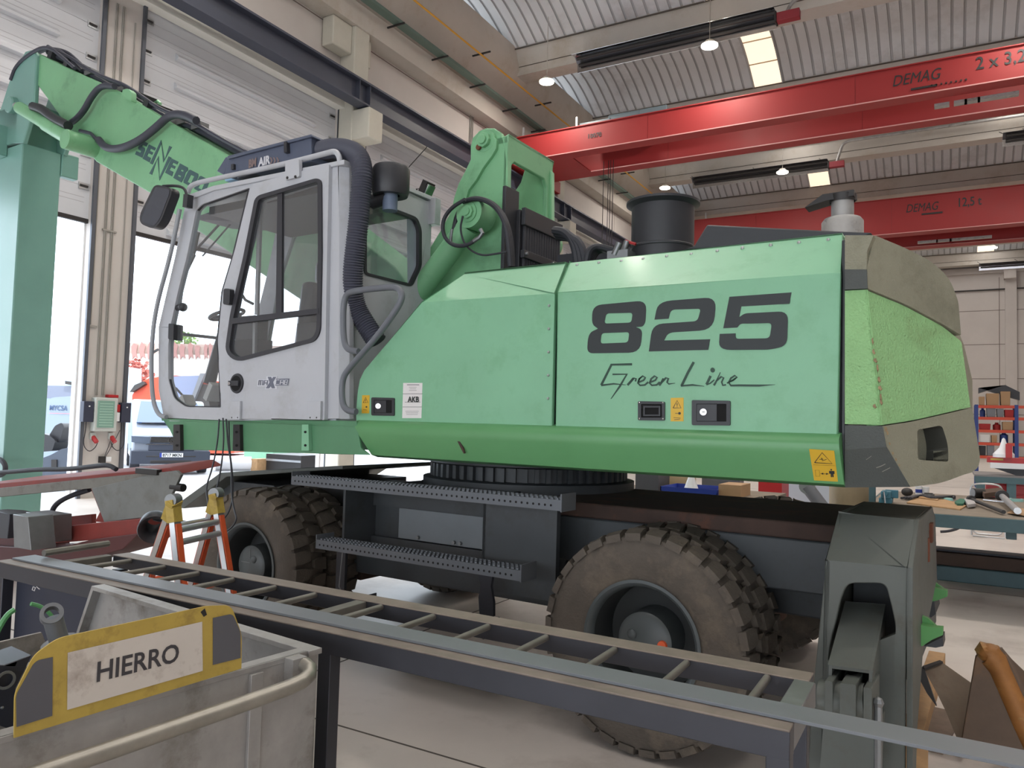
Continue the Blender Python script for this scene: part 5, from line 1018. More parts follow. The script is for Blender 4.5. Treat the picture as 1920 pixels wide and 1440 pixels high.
b = MB(BF); b.m(mat('scrap_plate', (140, 134, 128), .6, metal=.4, var=.25, vscale=30)); b.prism([WB(x, y, -.55) for x, y in ((-60, 1218), (78, 1186), (90, 1215), (60, 1230), (-60, 1262))], (-.01, 0, 0)); b.build('scrap_plate', **T('pitted grey steel plate lying in the left of the scrap bin', 'scrap metal'))
t = thing('black_enclosure', 'black metal housing sticking out of the left side of the bin', 'scrap metal', (-.4, -1.2, .5), BF)
b = MB(BF); b.m(mat('enclosure_black', (40, 42, 52), .4)); b.prism([WB(x, y, -.25) for x, y in ((-60, 1245), (8, 1247), (60, 1228), (50, 1250), (30, 1290), (25, 1370), (-60, 1340))], (-.12, 0, 0)); b.build('shell', parent=t, bevel=.006)
b = MB(BF); b.m(STEEL); c = WB(10, 1275, -.245); b.lathe(c, (1, 0, 0), [(0, .022), (.004, .022), (.004, .016), (0, .016)], n=20); b.ball(WB(4, 1327, -.24), .004, n=8); b.build('fittings', parent=t)
# ============================================================ ORANGE BEAM MACHINE AT LEFT
YO = 4.3; PO = lambda x, y, dy=0.: WY(x, y, YO+dy)
OB = thing('red_steel_attachment', 'worn red and grey steel attachment lying on blocks behind the frame', 'machine attachment', (WY(150, 960, YO).x, YO+.2, 0))
b = MB(); b.m(REDD); b.prism([PO(x, y) for x, y in ((-80, 916), (0, 906), (150, 893), (318, 877), (337, 889), (300, 893), (0, 922), (-80, 930))], (0, .45, .06)); b.m(mat('worn_grey_paint', (120, 118, 112), .7, var=.12, stain=(86, 70, 60), samt=.6, sscale=6)); b.prism([PO(x, y, -.02) for x, y in ((-80, 924), (0, 915), (160, 898), (300, 884), (302, 888), (190, 914), (100, 922), (0, 932), (-80, 940))], (0, .03, 0)); b.build('upper_beam', parent=OB, bevel=.006)
b = MB(); b.m(mat('worn_plate_grey', (116, 118, 116), .6, var=.12, stain=(96, 92, 84), samt=.6, sscale=5)); b.prism([PO(x, y, -.03) for x, y in ((171, 916), (298, 886), (330, 882), (339, 890), (303, 966), (286, 968), (195, 979))], (0, .03, 0)); b.m(REDD); b.prism([PO(x, y, .0) for x, y in ((170, 916), (186, 915), (198, 980), (178, 978), (187, 960))], (0, .4, 0)); b.m(DKM); c = PO(337, 914, 0); b.cone(c-Vector((.1, 0, 0)), c+Vector((.05, 0, 0)), .035, n=12); b.build('side_plate', parent=OB, bevel=.004)
b = MB(); b.m(REDD); b.prism([PO(x, y, -.05) for x, y in ((88, 990), (200, 978), (268, 972), (272, 1000), (180, 1012), (88, 1020))], (0, .3, 0)); b.prism([PO(x, y, .3) for x, y in ((96, 972), (172, 964), (172, 985), (96, 992))], (0, .05, 0)); b.m(mat('dark_red', (84, 44, 44), .6)); b.prism([PO(x, y, -.1) for x, y in ((-80, 1020), (100, 1030), (170, 1012), (260, 1000), (230, 1030), (120, 1060), (110, 1120), (-80, 1130))], (0, .4, 0)); b.build('lower_beam', parent=OB, bevel=.006)
b = MB(); b.m(RUB); b.tube([PO(x, y, -.05) for x, y in ((-30, 888), (30, 884), (70, 880), (130, 880), (185, 873), (205, 872), (218, 880))], .022, n=8, sm=2); b.tube([PO(x, y, .1) for x, y in ((168, 918), (130, 930), (104, 945), (95, 965), (95, 990))], .025, n=8, sm=3); b.tube([PO(95, 960, .1), PO(95, 985, .1)], .04, n=8); b.build('hoses', parent=OB)
b = MB(); b.m(DKM); b.obox(PO(278, 884, -.03), (.30, .05, .05)); b.build('lug', parent=OB, bevel=.004)
b = MB(); b.m(mat('dark_red', (84, 44, 44))); b.box((WY(-60, 1100, YO).x, YO, .0), (WY(60, 1100, YO).x, YO+.35, .45)); b.build('support_foot', parent=OB)
for i, (pl, lb) in enumerate(((((-30, 958), (0, 960), (18, 964), (14, 1010), (-30, 1008)), 'grey steel block at the left edge below the red beam'), (((24, 964), (52, 969), (58, 1032), (26, 1026)), 'middle grey steel block of the three below the red beam'), (((48, 960), (90, 967), (90, 1018), (56, 1022)), 'right hand grey steel block of the three, touching the red beam'))):
    b = MB(); b.m(STEEL if i else DSTEEL); v = YO-.30-.0*i; b.prism([WY(x, y, v-(.23 if i == 1 else 0)) for x, y in pl], (0, .22, 0)); b.build('steel_block', bevel=.005, **T(lb, 'steel block', 'steel blocks on the attachment'))
# ============================================================ ORANGE LADDER WITH CABLES
H1_, H2_ = WZ(325, 948, 1.1), WZ(405, 935, 1.1); F1, F2 = WZ(366, 1350, 0), WZ(464, 1300, 0); R1, R2 = WZ(218, 1262, 0), WZ(322, 1245, 0)
LD = thing('folding_ladder', 'orange and aluminium folding ladder with yellow hinges beside the front wheel', 'ladder', (H1_+H2_)/2-Vector((0, 0, 1.1)))
def bar(b, A, Bq, w, d, ref):
    ax = (Bq-A).normalized(); e = (ref-ax*ref.dot(ax)).normalized(); e2 = ax.cross(e); q = [A+e*w/2*s1+e2*d/2*s2 for s1, s2 in ((-1, -1), (1, -1), (1, 1), (-1, 1))]; b.prism(q, Bq-A)
wd = (H2_-H1_).normalized()
for A, Z in ((H1_, F1), (H2_, F2), (H1_, R1), (H2_, R2)):
    b = MB(); b.m(ALU); bar(b, A, A.lerp(Z, .98), .06, .03, wd); b.m(ORPNT); bar(b, A.lerp(Z, .09), A.lerp(Z, 1.0), .045, .045, wd); b.m(RUB); bar(b, A.lerp(Z, .985), Z, .08, .05, wd); b.build('ladder_rail', parent=LD)
for k, (P, Q, S, U) in enumerate(((H1_, F1, H2_, F2), (H1_, R1, H2_, R2))):
    for t_ in (.12, .18, .42, .68, .9):
        if k and t_ == .18: continue
        b = MB(); b.m(ALU if (t_ < .3) else ORPNT); b.cone(P.lerp(Q, t_), S.lerp(U, t_), .018, n=10); b.build('ladder_rung', parent=LD)
for Hh, dx in ((H1_, 0), (H2_, 0)):
    b = MB(); b.m(YEL)
    for Z in ((F1, R1) if Hh is H1_ else (F2, R2)): bar(b, Hh-(Z-Hh).normalized()*.03, Hh+(Z-Hh).normalized()*.09, .075, .045, wd)
    b.m(STEEL); b.cone(Hh-wd*.03+Vector((0, 0, .03)), Hh+wd*.03+Vector((0, 0, .03)), .035, n=20); b.build('hinge', parent=LD)
b = MB(); b.m(RUB); random.seed(11)
d0 = 3.44
for k, path in enumerate((((411, 786), (408, 830), (398, 880), (385, 915), (392, 950), (385, 985), (378, 1002), (392, 998)), ((418, 784), (420, 830), (413, 890), (402, 930), (386, 975), (385, 1000), (400, 990)), ((424, 786), (428, 840), (434, 870), (434, 930), (440, 960), (445, 975), (430, 995), (405, 1000), (395, 990)), ((429, 790), (430, 840), (437, 900), (436, 940), (425, 970), (400, 985)))):
    q = 3.46; Pp = [PM(*path[0], 3.44)]+[PM(x, y, 3.40-.08*min(4, i)) for i, (x, y) in enumerate(path[1:])]; b.tube([FM @ p for p in Pp], .0055, n=6, sm=3)
b.build('power_cables', **T('thin black cables hanging from the cab floor and looped over the ladder', 'cable'))
b = MB(); b.m(BLACK); c = WY(290, 985, WY(285, 985, 3.0).y+.1); n_ = (CAM-c).normalized()+Vector((0, 0, -.5)); n_.normalize(); b.lathe(c, n_, [(-.10, .05), (-.04, .085), (.05, .10), (.06, .095), (.05, .075), (.0, .05)], n=28); b.m(BLACK); b.cone(c-n_*.1, c+Vector((.32, .05, .02)), .02, n=8); b.build('rubber_cone', **T('black rubber cup shaped part hanging at the left of the orange ladder', 'rubber part'))
# ============================================================ FLOOR THINGS LOWER RIGHT
t = thing('rusty_share', 'rusty brown pointed steel share with rounded ridge lying on the floor', 'machine part', (.25, 4.5, 0)); YS = 4.35
BRN = mat('rust_brown_plate', (96, 78, 64), .6, metal=.2, var=.2, vscale=5, stain=(132, 92, 52), samt=.5, sscale=5); ORB = mat('rust_ochre', (150, 100, 50), .55, metal=.2, var=.25, vscale=9, stain=(190, 168, 110), samt=.7, sscale=7)
b = MB(); b.m(BRN); a = WY(1828, 1228, YS); b.prism([WY(x, y, YS) for x, y in ((1829, 1232), (1843, 1216), (1880, 1216), (1990, 1440), (1800, 1404))], (0, .03, 0)); b.prism([WY(1880, 1216, YS), WY(1896, 1236, YS+.35), WY(2010, 1345, YS+.35), WY(1990, 1440, YS)], (0, .02, 0)); b.build('share_plate', parent=t, bevel=.004)
b = MB(); b.m(ORB); b.tube([WY(x, y, YS+.02) for x, y in ((1846, 1232), (1852, 1222), (1868, 1240), (1895, 1300), (1925, 1370), (1960, 1440))], .06, n=16, radii=[.03, .05, .058, .058, .058, .05], sm=1); b.ball(WY(1856, 1225, YS+.02), .058, (1, 1, .8), n=16); b.build('share_ridge', parent=t)
t2 = thing('bent_steel_plate', 'dull bent steel plate leaning left of the rusty share', 'machine part', (0, 4.8, 0))
b = MB(); b.m(mat('dull_plate', (118, 104, 90), .6, metal=.3, var=.18, vscale=6, stain=(90, 70, 54), samt=.6, sscale=6)); b.prism([WY(1732, 1254, 4.62), WY(1763, 1243, 4.75), WY(1838, 1296, 4.75), WY(1802, 1404, 4.45), WY(1774, 1335, 4.5), WY(1757, 1300, 4.55)], (0.01, .015, 0)); b.build('plate', parent=t2)
b = MB(); b.m(DKM); b.prism([WY(x, y, 4.60) for x, y in f2([(1718, 1262), (1732, 1250), (1742, 1282), (1757, 1326), (1738, 1300)], 3)], (0, .03, 0)); b.prism([WY(1730, 1252, 4.6), WY(1762, 1241, 4.75), WY(1768, 1244, 4.75), WY(1734, 1257, 4.6)], (0, 0, .01)); b.build('rim', parent=t2)
def timber(name, A, Z, w, h, lb, m_=WOOD, cat='timber'):
    A, Z = Vector((A.x, A.y, 0)), Vector((Z.x, Z.y, 0)); ax = (Z-A).normalized(); e = Vector((-ax.y, ax.x, 0)); b = MB(); b.m(m_)
    b.prism([A+e*w/2, A-e*w/2, A-e*w/2+Vector((0, 0, h)), A+e*w/2+Vector((0, 0, h))], Z-A); return b.build(name, bevel=.004, **T(lb, cat))
timber('timber_block', WZ(1757, 1222, .1), WZ(1705, 1385, .1), .10, .10, 'long raw timber beam on the floor beside the outrigger')
timber('timber_block', WZ(1716, 1400, .1), WZ(1712, 1470, .1), .11, .10, 'short timber block below the grey flat bar at the bottom edge')
timber('timber_block', WZ(1775, 1330, .02), WZ(1735, 1400, .02), .16, .02, 'thin dirty board with marks between the timber beam and the bent plate', mat('dirty_board', (120, 104, 92), .85, var=.2, vscale=12))
b = MB(); b.m(RUNGM); A = WZ(1690, 1428, .08); b.cone((A.x, A.y-.1, .05), (A.x-.35, A.y-.2, .05), .05, n=16); b.build('steel_pipe', **T('short grey steel pipe on the floor at the bottom edge below the outrigger', 'pipe'))
# dark plates and box on the floor behind
t = thing('timber_sleepers', 'dark timber beams stacked on a teal steel trough on the floor', 'stack', (1.0, 10.0, 0))
b = MB(); b.m(BENCH); A = WZ(1742, 1088, 0); b.box((A.x-.4, 9.75, 0), (3.2, 10.2, .16)); b.build('steel_trough', parent=t, bevel=.01)
b = MB(); b.m(mat('dark_timber', (74, 58, 50), .8, var=.2, vscale=5)); b.box((A.x-.4, 9.8, .16), (3.3, 10.15, .30)); b.build('timber', parent=t, bevel=.01)
b = MB(); b.m(mat('dark_plank', (52, 54, 62), .7)); b.prism([(A.x-.4, 9.85, .31), (3.2, 9.8, .31), (3.2, 10.1, .31), (A.x-.4, 10.1, .31)], (0, 0, .02)); b.build('plank', parent=t)
# ============================================================ WORKBENCH BEHIND AT RIGHT
bz = .9; byf = 7.85
t = thing('workbench', 'teal steel workbench strewn with tools and boards behind the counterweight', 'workbench', (.8, 8.3, 0)); xa = WZ(1625, 948, bz).x
b = MB(); b.m(BENCHT); b.box((xa, byf, bz-.03), (2.6, byf+2.6, bz)); b.build('bench_top', parent=t, bevel=.004)
b = MB(); b.m(BENCH); b.box((xa-.01, byf-.02, bz-.12), (2.6, byf, bz-.005)); b.box((xa-.02, byf, bz-.12), (xa, byf+2.6, bz)); b.box((xa-.02, byf+.75, bz), (xa+.04, byf+.82, bz+.25)); q = WY(1896, 978, byf+.4); b.box((q.x-.04, byf+.38, bz-.22), (q.x+.04, byf+.44, bz-.1)); b.build('apron', parent=t, bevel=.004)
for X in (xa+.02, 2.45):
    for Y in (byf+.02, byf+2.5): b = MB(); b.m(BENCH); b.box((X, Y, 0), (X+.08, Y+.08, bz-.1)); b.build('leg', parent=t)
def onb(x, y, z=bz): return WZ(x, y, z)
t = thing('bench_vise', 'blue grey bench vise with hanging bar handle on the left end of the workbench', 'vise', onb(1660, 945))
p = onb(1662, 944); b = MB(); b.m(TEALM); b.box(p+Vector((-.07, .0, 0)), p+Vector((.05, .22, .05))); b.box(p+Vector((-.05, -.02, .05)), p+Vector((.04, .2, .12))); b.box(p+Vector((-.02, .1, .05)), p+Vector((.10, .16, .13))); b.cone(p+Vector((-.01, -.05, .10)), p+Vector((-.01, 0, .10)), .03, n=12); b.build('vise_body', parent=t, bevel=.006)
b = MB(); b.m(CHROME); b.cone(p+Vector((-.02, -.06, .12)), p+Vector((.0, -.06, -.06)), .008, n=8); b.build('vise_handle', parent=t)
def flat(name, pts, z, h, m_, lb, cat): b = MB(); b.m(m_); b.prism([WZ(x, y, z) for x, y in pts], (0, 0, h)); return b.build(name, **T(lb, cat))
flat('board', ((1700, 944), (1722, 932), (1760, 935), (1812, 950), (1800, 957)), bz+.001, .012, WOOD, 'large thin plywood board on the workbench', 'board')
flat('board', ((1722, 934), (1728, 930), (1762, 934), (1758, 939)), bz+.014, .01, WOOD, 'small plywood strip on top of the larger board', 'board')
flat('cleaning_rag', ((1790, 944), (1800, 938), (1812, 940), (1806, 948), (1795, 948)), bz+.014, .02, mat('rag_green', (60, 110, 90), .9), 'crumpled dark green rag on the workbench board', 'rag')
flat('cleaning_rag', ((1808, 940), (1822, 938), (1830, 950), (1815, 952)), bz+.014, .03, mat('rag_white', (176, 172, 172), .9), 'dirty white rag beside the hydraulic rods', 'rag')
def rod(name, P, Q, r, m_, lb, coll=None):
    t = thing(name, lb, 'hydraulic part', P); P, Q = Vector(P), Vector(Q); ax = (Q-P).normalized(); b = MB(); b.m(m_); b.cone(P, Q, r, n=16); b.build('rod', parent=t)
    b = MB(); b.m(DKM); b.cone(P-ax*.05, P+ax*(coll or .02), r*2.1, n=20); b.build('gland', parent=t)
P = onb(1822, 946)+Vector((0, .1, .045)); Q = onb(1882, 960, bz+.03); rod('hydraulic_rod', P, Q, .018, DKM, 'dark thin hydraulic rod lying slanted on the workbench')
P = onb(1880, 944)+Vector((0, .1, .07)); Q = onb(1908, 958, bz+.05); rod('hydraulic_rod', P, Q, .03, ALU, 'thick silver hydraulic rod with dark round gland at the right of the workbench', .04)
b = MB(); b.m(CHROME); P = onb(1845, 944); b.cone(P+Vector((0, .08, .03)), P+Vector((.18, -.06, .03)), .016, n=12); b.build('silver_tube', **T('short bright silver tube between the two hydraulic rods', 'tube'))
b = MB(); b.m(DKM); P = onb(1834, 934)+Vector((0, .0, .055)); b.cone(P-Vector((.05, .03, 0)), P+Vector((.05, .03, 0)), .055, n=24); b.m(STEEL); b.cone(P-Vector((.055, .033, 0)), P-Vector((.02, .012, 0)), .048, n=20); b.build('piston', **T('round steel piston standing on edge on the workbench', 'hydraulic part'))
b = MB(); b.m(WHITE); P = onb(1722, 928); b.cone(P+Vector((0, .1, 0)), P+Vector((0, .1, .1)), .035, n=14); b.cone(P+Vector((.07, .12, 0)), P+Vector((.07, .12, .09)), .04, n=14); b.m(BLUEP); b.cone(P+Vector((0, .1, .02)), P+Vector((0, .1, .06)), .0355, n=14); b.build('white_container', **T('white plastic containers with a blue label on the workbench', 'container'))
b = MB(); b.m(STEEL); P = onb(1741, 930); b.cone(P, P+Vector((0, 0, .025)), .06, n=20); b.m(DKM); b.cone(P+Vector((0, 0, .025)), P+Vector((0, 0, .035)), .045, n=20); b.build('tape_roll', **T('grey round tin on the small plywood strip', 'tin'))
b = MB(); b.m(DKM); P = onb(1700, 932); b.ball(P+Vector((0, .1, .05)), .06, (1, 1, .8), n=14); b.build('dark_canister', **T('dark rounded canister behind the vise', 'canister'))
b = MB(); b.m(mat('lid_teal', (150, 200, 196), .4)); P = onb(1776, 938); b.cone(P, P+Vector((0, 0, .025)), .06, .05, n=20); b.build('plastic_lid', **T('pale teal round plastic lid on the workbench', 'lid'))
b = MB(); b.m(mat('lid_teal', (150, 200, 196))); P = onb(1905, 940); b.cone(P, P+Vector((0, 0, .03)), .07, n=20); b.m(DKM); b.cone(P+Vector((0, 0, .03)), P+Vector((0, 0, .032)), .045, n=16); b.build('plastic_lid', **T('round teal lid behind the thick silver rod', 'lid'))
flat('paper_sheet', ((1888, 962), (1905, 952), (1925, 955), (1925, 968)), bz+.012, .003, CARD, 'cardboard sheet at the right end of the workbench', 'cardboard')
b = MB(); b.m(RUB)
for k in range(4): b.tube([onb(x, y, bz+.02+k*.004) for x, y in ((1690+k*6, 934), (1715+k*5, 930-k), (1745, 932+k), (1775+k*4, 930), (1790, 934-k))], .012, n=6, sm=2)
b.build('cable_bundle', **T('dark tangled cables lying at the back of the workbench', 'cable'))
b = MB(); b.m(mat('brown_strap', (84, 62, 48), .9, var=.2)); b.prism([onb(x, y, bz+.03) for x, y in ((1838, 926), (1876, 922), (1884, 928), (1846, 934))], (0, 0, .05)); b.build('brown_strap', **T('folded brown strap behind the round steel piston', 'strap'))
# tube trolley behind the bench
t = thing('tube_trolley', 'silver tube framed trolley standing behind the workbench', 'trolley', WZ(1850, 1008, 0)); Yc = WZ(1850, 1008, 0).y
b = MB(); b.m(ALU); fr = [WY(x, y, Yc) for x, y in ((1822, 1003), (1819, 915), (1826, 906), (1872, 908), (1880, 918), (1886, 1008))]; 
b.tube(fillet(fr, .15, 4, False), .014, n=8); b.tube(fillet([WY(1818, 960, Yc+.3), WY(1824, 1000, Yc+.3)]+[WY(1880, 1004, Yc+.3), WY(1882, 960, Yc+.3)], .1, 4, False), .014, n=8); b.tube([WY(1824, 1004, Yc), WY(1884, 1010, Yc)], .014, n=8); b.build('tube_frame', parent=t)
b = MB(); b.m(RUB); b.tube([WY(x, y, 12) for x, y in ((1763, 997), (1780, 996), (1800, 990), (1808, 975), (1810, 960))], .018, n=8, sm=2); b.build('floor_hose', **T('short black hose hanging from the bench towards the floor', 'hose'))
# ============================================================ BENCH SEEN UNDER THE HOOD
t = thing('assembly_table', 'cluttered low table seen in the gap under the machine hood', 'table', (-2.2, 8.9, 0)); tz = WY(1290, 927, 8.3).z
b = MB(); b.m(BENCHT); b.box((-3.4, 8.2, tz-.05), (-1.65, 9.4, tz)); b.build('table_top', parent=t)
for X in (-3.3, -1.75):
    for Y in (8.25, 9.3): b = MB(); b.m(BENCH); b.box((X, Y, 0), (X+.06, Y+.06, tz-.05)); b.build('leg', parent=t)
t = thing('blue_tray', 'shallow blue plastic tray under the hood of the machine', 'tray', (-2.45, 8.5, tz)); a, c = WY(1238, 920, 8.3), WY(1345, 925, 8.3)
b = MB(); b.m(BLUEP); b.box((a.x, 8.3, tz), (c.x, 8.9, tz+.01)); h_ = .07
for lo, hi in (((a.x, 8.3, tz), (c.x, 8.31, tz+h_)), ((a.x, 8.89, tz), (c.x, 8.9, tz+h_)), ((a.x, 8.3, tz), (a.x+.01, 8.9, tz+h_)), ((c.x-.01, 8.3, tz), (c.x, 8.9, tz+h_))): b.box(lo, hi)
b.build('tray_shell', parent=t)
b = MB(); b.m(PAPER); b.box((a.x+.02, 8.33, tz+.012), (c.x-.03, 8.85, tz+.018)); b.build('paper_liner', parent=t)
b = MB(); b.m(WHITE); q = WY(1296, 915, 8.55); b.cone((q.x, 8.55, tz+.02), (q.x, 8.55, tz+.2), .09, .025, n=16); b.build('white_funnel', **T('white plastic funnel standing in the blue tray', 'funnel'))
b = MB(); b.m(CARD); q = WY(1347, 920, 8.35); b.box((q.x, 8.35, tz), (q.x+.24, 8.8, tz+.13)); b.build('cardboard_box', **T('small brown cardboard box right of the blue tray', 'box'))
b = MB(); b.m(mat('pale_wood', (200, 176, 140), .7)); q = WY(1240, 900, 8.95); b.box((q.x, 8.97, tz), (q.x+.38, 9.1, tz+.26)); b.build('plywood_board', **T('pale wooden panel behind the blue tray', 'board'))
b = MB(); b.m(mat('box_dark_grey', (82, 82, 88), .6)); q = WY(1197, 900, 8.6); b.box((q.x, 8.5, tz), (q.x+.28, 8.9, tz+.2)); b.build('grey_box', **T('dark grey box left of the blue tray', 'box'))
b = MB(); b.m(GREYP); q = WY(1318, 905, 9.2); b.box((q.x, 9.15, tz), (q.x+.45, 9.35, tz+.19)); b.build('parts_box', **T('grey metal parts box behind the white funnel', 'box'))
b = MB(); b.m(REDT); q = WY(1422, 905, 10.5); b.box((q.x, 10.5, 0), (q.x+.3, 11.0, q.z+.05)); b.build('red_cabinet', **T('small red cabinet seen under the hood right of the cardboard box', 'cabinet'))
b = MB(); b.m(mat('pale_blue_panel', (190, 200, 212), .5)); q = WY(1458, 905, 11.5); q2 = WY(1570, 945, 11.5); b.box((q.x, 11.5, 0), (q2.x, 12.2, q.z+.1)); b.build('white_crate', **T('large white and pale blue crate standing behind the far rear wheel', 'crate'))
b = MB(); b.m(GREYP); q = WY(1513, 912, 9.6); b.cone(q, (q.x+.7, 9.6, .03), .075, n=16); b.m(STEEL); b.cone(WY(1513, 912, 9.55), WY(1514, 913, 9.65), .09, n=16); b.build('pneumatic_cylinder', **T('grey slanted cylinder under the hood beside the white crate', 'cylinder'))
b = MB(); b.m(mat('beige_drum', (150, 134, 108), .6, var=.1)); q = WY(1592, 930, 9.9); b.cone((q.x, 9.9, 0), (q.x, 9.9, 1.12), .22, n=28); b.build('beige_drum', **T('beige upright drum between the hood and the workbench', 'drum'))
# ============================================================ SECOND BENCH AND RACKS FAR RIGHT
yb2 = WZ(1880, 892, .9).y
t = thing('steel_table', 'grey topped steel table with red tool drawers further back at right', 'workbench', (2.2, yb2+.5, 0)); x2 = WZ(1828, 890, .9).x
b = MB(); b.m(mat('table_top_grey', (120, 116, 116), .6, var=.1)); b.box((x2, yb2, .86), (4.6, yb2+1.6, .9)); b.m(BENCH); b.box((x2, yb2-.01, .76), (4.6, yb2, .87)); b.build('table_top', parent=t)
for X in (WY(1888, 930, yb2).x, x2+.02, 4.4): b = MB(); b.m(BENCH); b.box((X, yb2+.01, 0), (X+.14, yb2+.12, .78)); b.build('leg', parent=t)
for k in range(3):
    X = (WY(1850, 930, yb2).x, WY(1903, 930, yb2).x, WY(1903, 930, yb2).x+1.0)[k]
    t = thing('tool_cabinet', ('small red tool cabinet under the left of the grey topped table', 'red tool cabinet with drawers right of the table leg', 'red tool cabinet at the right end under the grey topped table')[k], 'cabinet', (X+.3, yb2+.6, 0))
    b = MB(); b.m(REDT); b.box((X, yb2+.35, 0), (X+(.35 if k == 0 else .8), yb2+.9, .76)); b.build('cabinet_body', parent=t, bevel=.01)
    for j in range(4): b = MB(); b.m(REDT); b.box((X+.02, yb2+.33, .06+j*.17), (X+(.33 if k == 0 else .78), yb2+.35, .21+j*.17)); b.build('drawer', parent=t, bevel=.006)
t = thing('red_white_level', 'red and white long plastic housing lying on the grey topped table', 'machine part', (1.9, yb2+.3, .9)); q = WY(1857, 880, yb2+.3)
b = MB(); b.m(REDT); b.box((q.x-.05, yb2+.3, 1.12), (q.x+1.3, yb2+.5, 1.22)); b.m(WHITE); b.box((q.x, yb2+.28, 1.02), (q.x+1.2, yb2+.48, 1.12)); b.m(YEL); b.box((q.x, yb2+.29, 1.165), (q.x+.2, yb2+.3, 1.2)); b.build('housing', parent=t); b = MB(); b.m(BLACK); b.prism([(q.x+.05, yb2+.35, 1.02), (q.x+1.15, yb2+.35, 1.02), (q.x+.8, yb2+.35, .9), (q.x+.4, yb2+.35, .9)], (0, .15, 0)); b.build('stand', parent=t)
t = thing('oil_jug', 'white plastic jug with a red strip standing on the red housing', 'jug', (q.x+.5, yb2+.4, 1.22)); jx = WY(1882, 860, yb2+.4).x
b = MB(); b.m(WHITE); b.lathe((jx, yb2+.4, 1.22), (0, 0, 1), [(0, .17), (.06, .17), (.18, .07), (.34, .025), (.36, 0)], n=20); b.build('jug_body', parent=t); b = MB(); b.m(REDT); b.box((jx+.02, yb2+.2, 1.22), (jx+.12, yb2+.26, 1.47)); b.build('red_strip', parent=t)
def rack(y, xs, levels, lb, z0):
    t = thing('shelving_rack', lb, 'rack', ((xs[0]+xs[-1])/2, y+.4, 0))
    for x in xs:
        b = MB(); b.m(BLUER)
        for yy in (y, y+.75): b.box((x-.05, yy, 0), (x+.05, yy+.08, z0))
        b.build('upright', parent=t)
    for z in levels:
        for j in range(len(xs)-1):
            b = MB(); b.m(ORR); b.box((xs[j]+.05, y, z-.09), (xs[j+1]-.05, y+.04, z)); b.m(DKM); b.box((xs[j]+.05, y+.04, z-.03), (xs[j+1]-.05, y+.82, z)); b.build('shelf', parent=t)
YR = 28.; zL = [WY(1868, y, YR).z for y in (855, 830, 806, 782, 760)]; xsR = [WY(1831, 780, YR).x, WY(1906, 780, YR).x, WY(1906, 780, YR).x+1.6, WY(1906, 780, YR).x+3.2]
rack(YR, xsR, zL, 'blue and orange shelving rack full of parts against the far right', zL[-1]+.02)
random.seed(21)
pal = [('blue', (34, 60, 140)), ('dark', (44, 44, 48)), ('brown cardboard', (168, 134, 98)), ('white', (214, 212, 208)), ('red', (160, 36, 36)), ('grey', (120, 122, 126))]
words = ['bottom', 'second', 'middle', 'fourth', 'top']
for li, z in enumerate(zL):
    x = xsR[0]+.08; k = 0
    while x < xsR[1]-.2:
        w_ = random.uniform(.14, .34); hgt = random.uniform(.16, .36) if li < 4 else random.uniform(.25, .5); nm, c = pal[2 if li == 4 else (k*5+li*2+random.randint(0, 1)) % 6]
        b = MB(); b.m(mat('rack_'+nm.split()[0], c, .7))
        if (k+li) % 4 == 3: b.lathe((x+w_/2, YR+.3, z+.001), (0, 0, 1), [(0, w_*.42), (hgt*.7, w_*.42), (hgt*.8, w_*.2), (hgt, w_*.2), (hgt, 0)], n=16); kind = 'container'
        else: b.prism([(x, YR+.06, z+.001), (x+w_*.94, YR+.06, z+.001), (x+w_*.98, YR+.06, z+hgt), (x-.01, YR+.06, z+hgt)], (0, .5, 0)); kind = 'box'
        b.build('storage_'+kind, bevel=.008, **T('%s %s number %s from the left on the %s shelf of the blue rack' % (nm, kind, ('one', 'two', 'three', 'four', 'five', 'six', 'seven', 'eight', 'nine', 'ten', 'eleven', 'twelve')[k], words[li]), kind, 'goods on the shelving rack')); x += w_+random.uniform(.02, .06); k += 1
b = MB(); b.m(BLACK); q = WY(1835, 740, YR+.3); q1 = WY(1885, 722, YR+.3); q2 = WY(1912, 735, YR+.3); b.prism([(q.x, YR+.3, zL[-1]+.56), (q.x, YR+.3, q.z+.05), (q1.x, YR+.3, q1.z), (q2.x, YR+.3, q2.z), (q2.x, YR+.3, q2.z-.25)], (0, .4, 0)); b.build('black_cover', **T('black angular cover lying on top of the boxes on the rack', 'cover'))
# ============================================================ THE YARD
def WD(x, y, d): return CAM+ray(x, y)*d
fw = Vector((_f.x, _f.y, 0)).normalized()
# grey and white van
VP = WZ(319, 890, 0); hv = (Vector((0, 0, 0))-Vector((VP.x, VP.y, 0))).normalized(); ang = math.atan2(hv.y, hv.x)+math.radians(4)
VFm = Matrix.Translation((VP.x, VP.y, 0)) @ Matrix.Rotation(ang, 4, 'Z')
t = thing('parked_van', 'white van with dark grey bumper parked nose in behind the pier', 'van', (-2.4, 0, 0), VFm)
VW = mat('van_silver', (134, 142, 156), .3, coat=.5); VG = mat('van_grey_plastic', (54, 60, 74), .6)
prof = [(0, .38), (.02, .75), (-.05, 1.02), (-.85, 1.22), (-1.0, 1.28), (-1.75, 1.90), (-2.1, 1.97), (-4.9, 1.95), (-5.0, 1.0), (-5.0, .38)]
b = MB(VFm); b.m(VW); b.prism([(x, -.93, z) for x, z in prof], (0, 1.86, 0)); b.build('van_body', parent=t, bevel=.10, bseg=3)
b = MB(VFm); b.m(mat('windscreen', (60, 92, 136), .08, coat=1)); b.prism([(-.98, -.82, 1.31), (-.98, .82, 1.31), (-1.70, .72, 1.89), (-1.70, -.72, 1.89)], (.03, 0, .03)); b.m(DKM); b.tube([(-.92, -.7, 1.32), (-.95, 0, 1.34), (-.92, .75, 1.33)], .015, n=6); b.build('windscreen', parent=t)
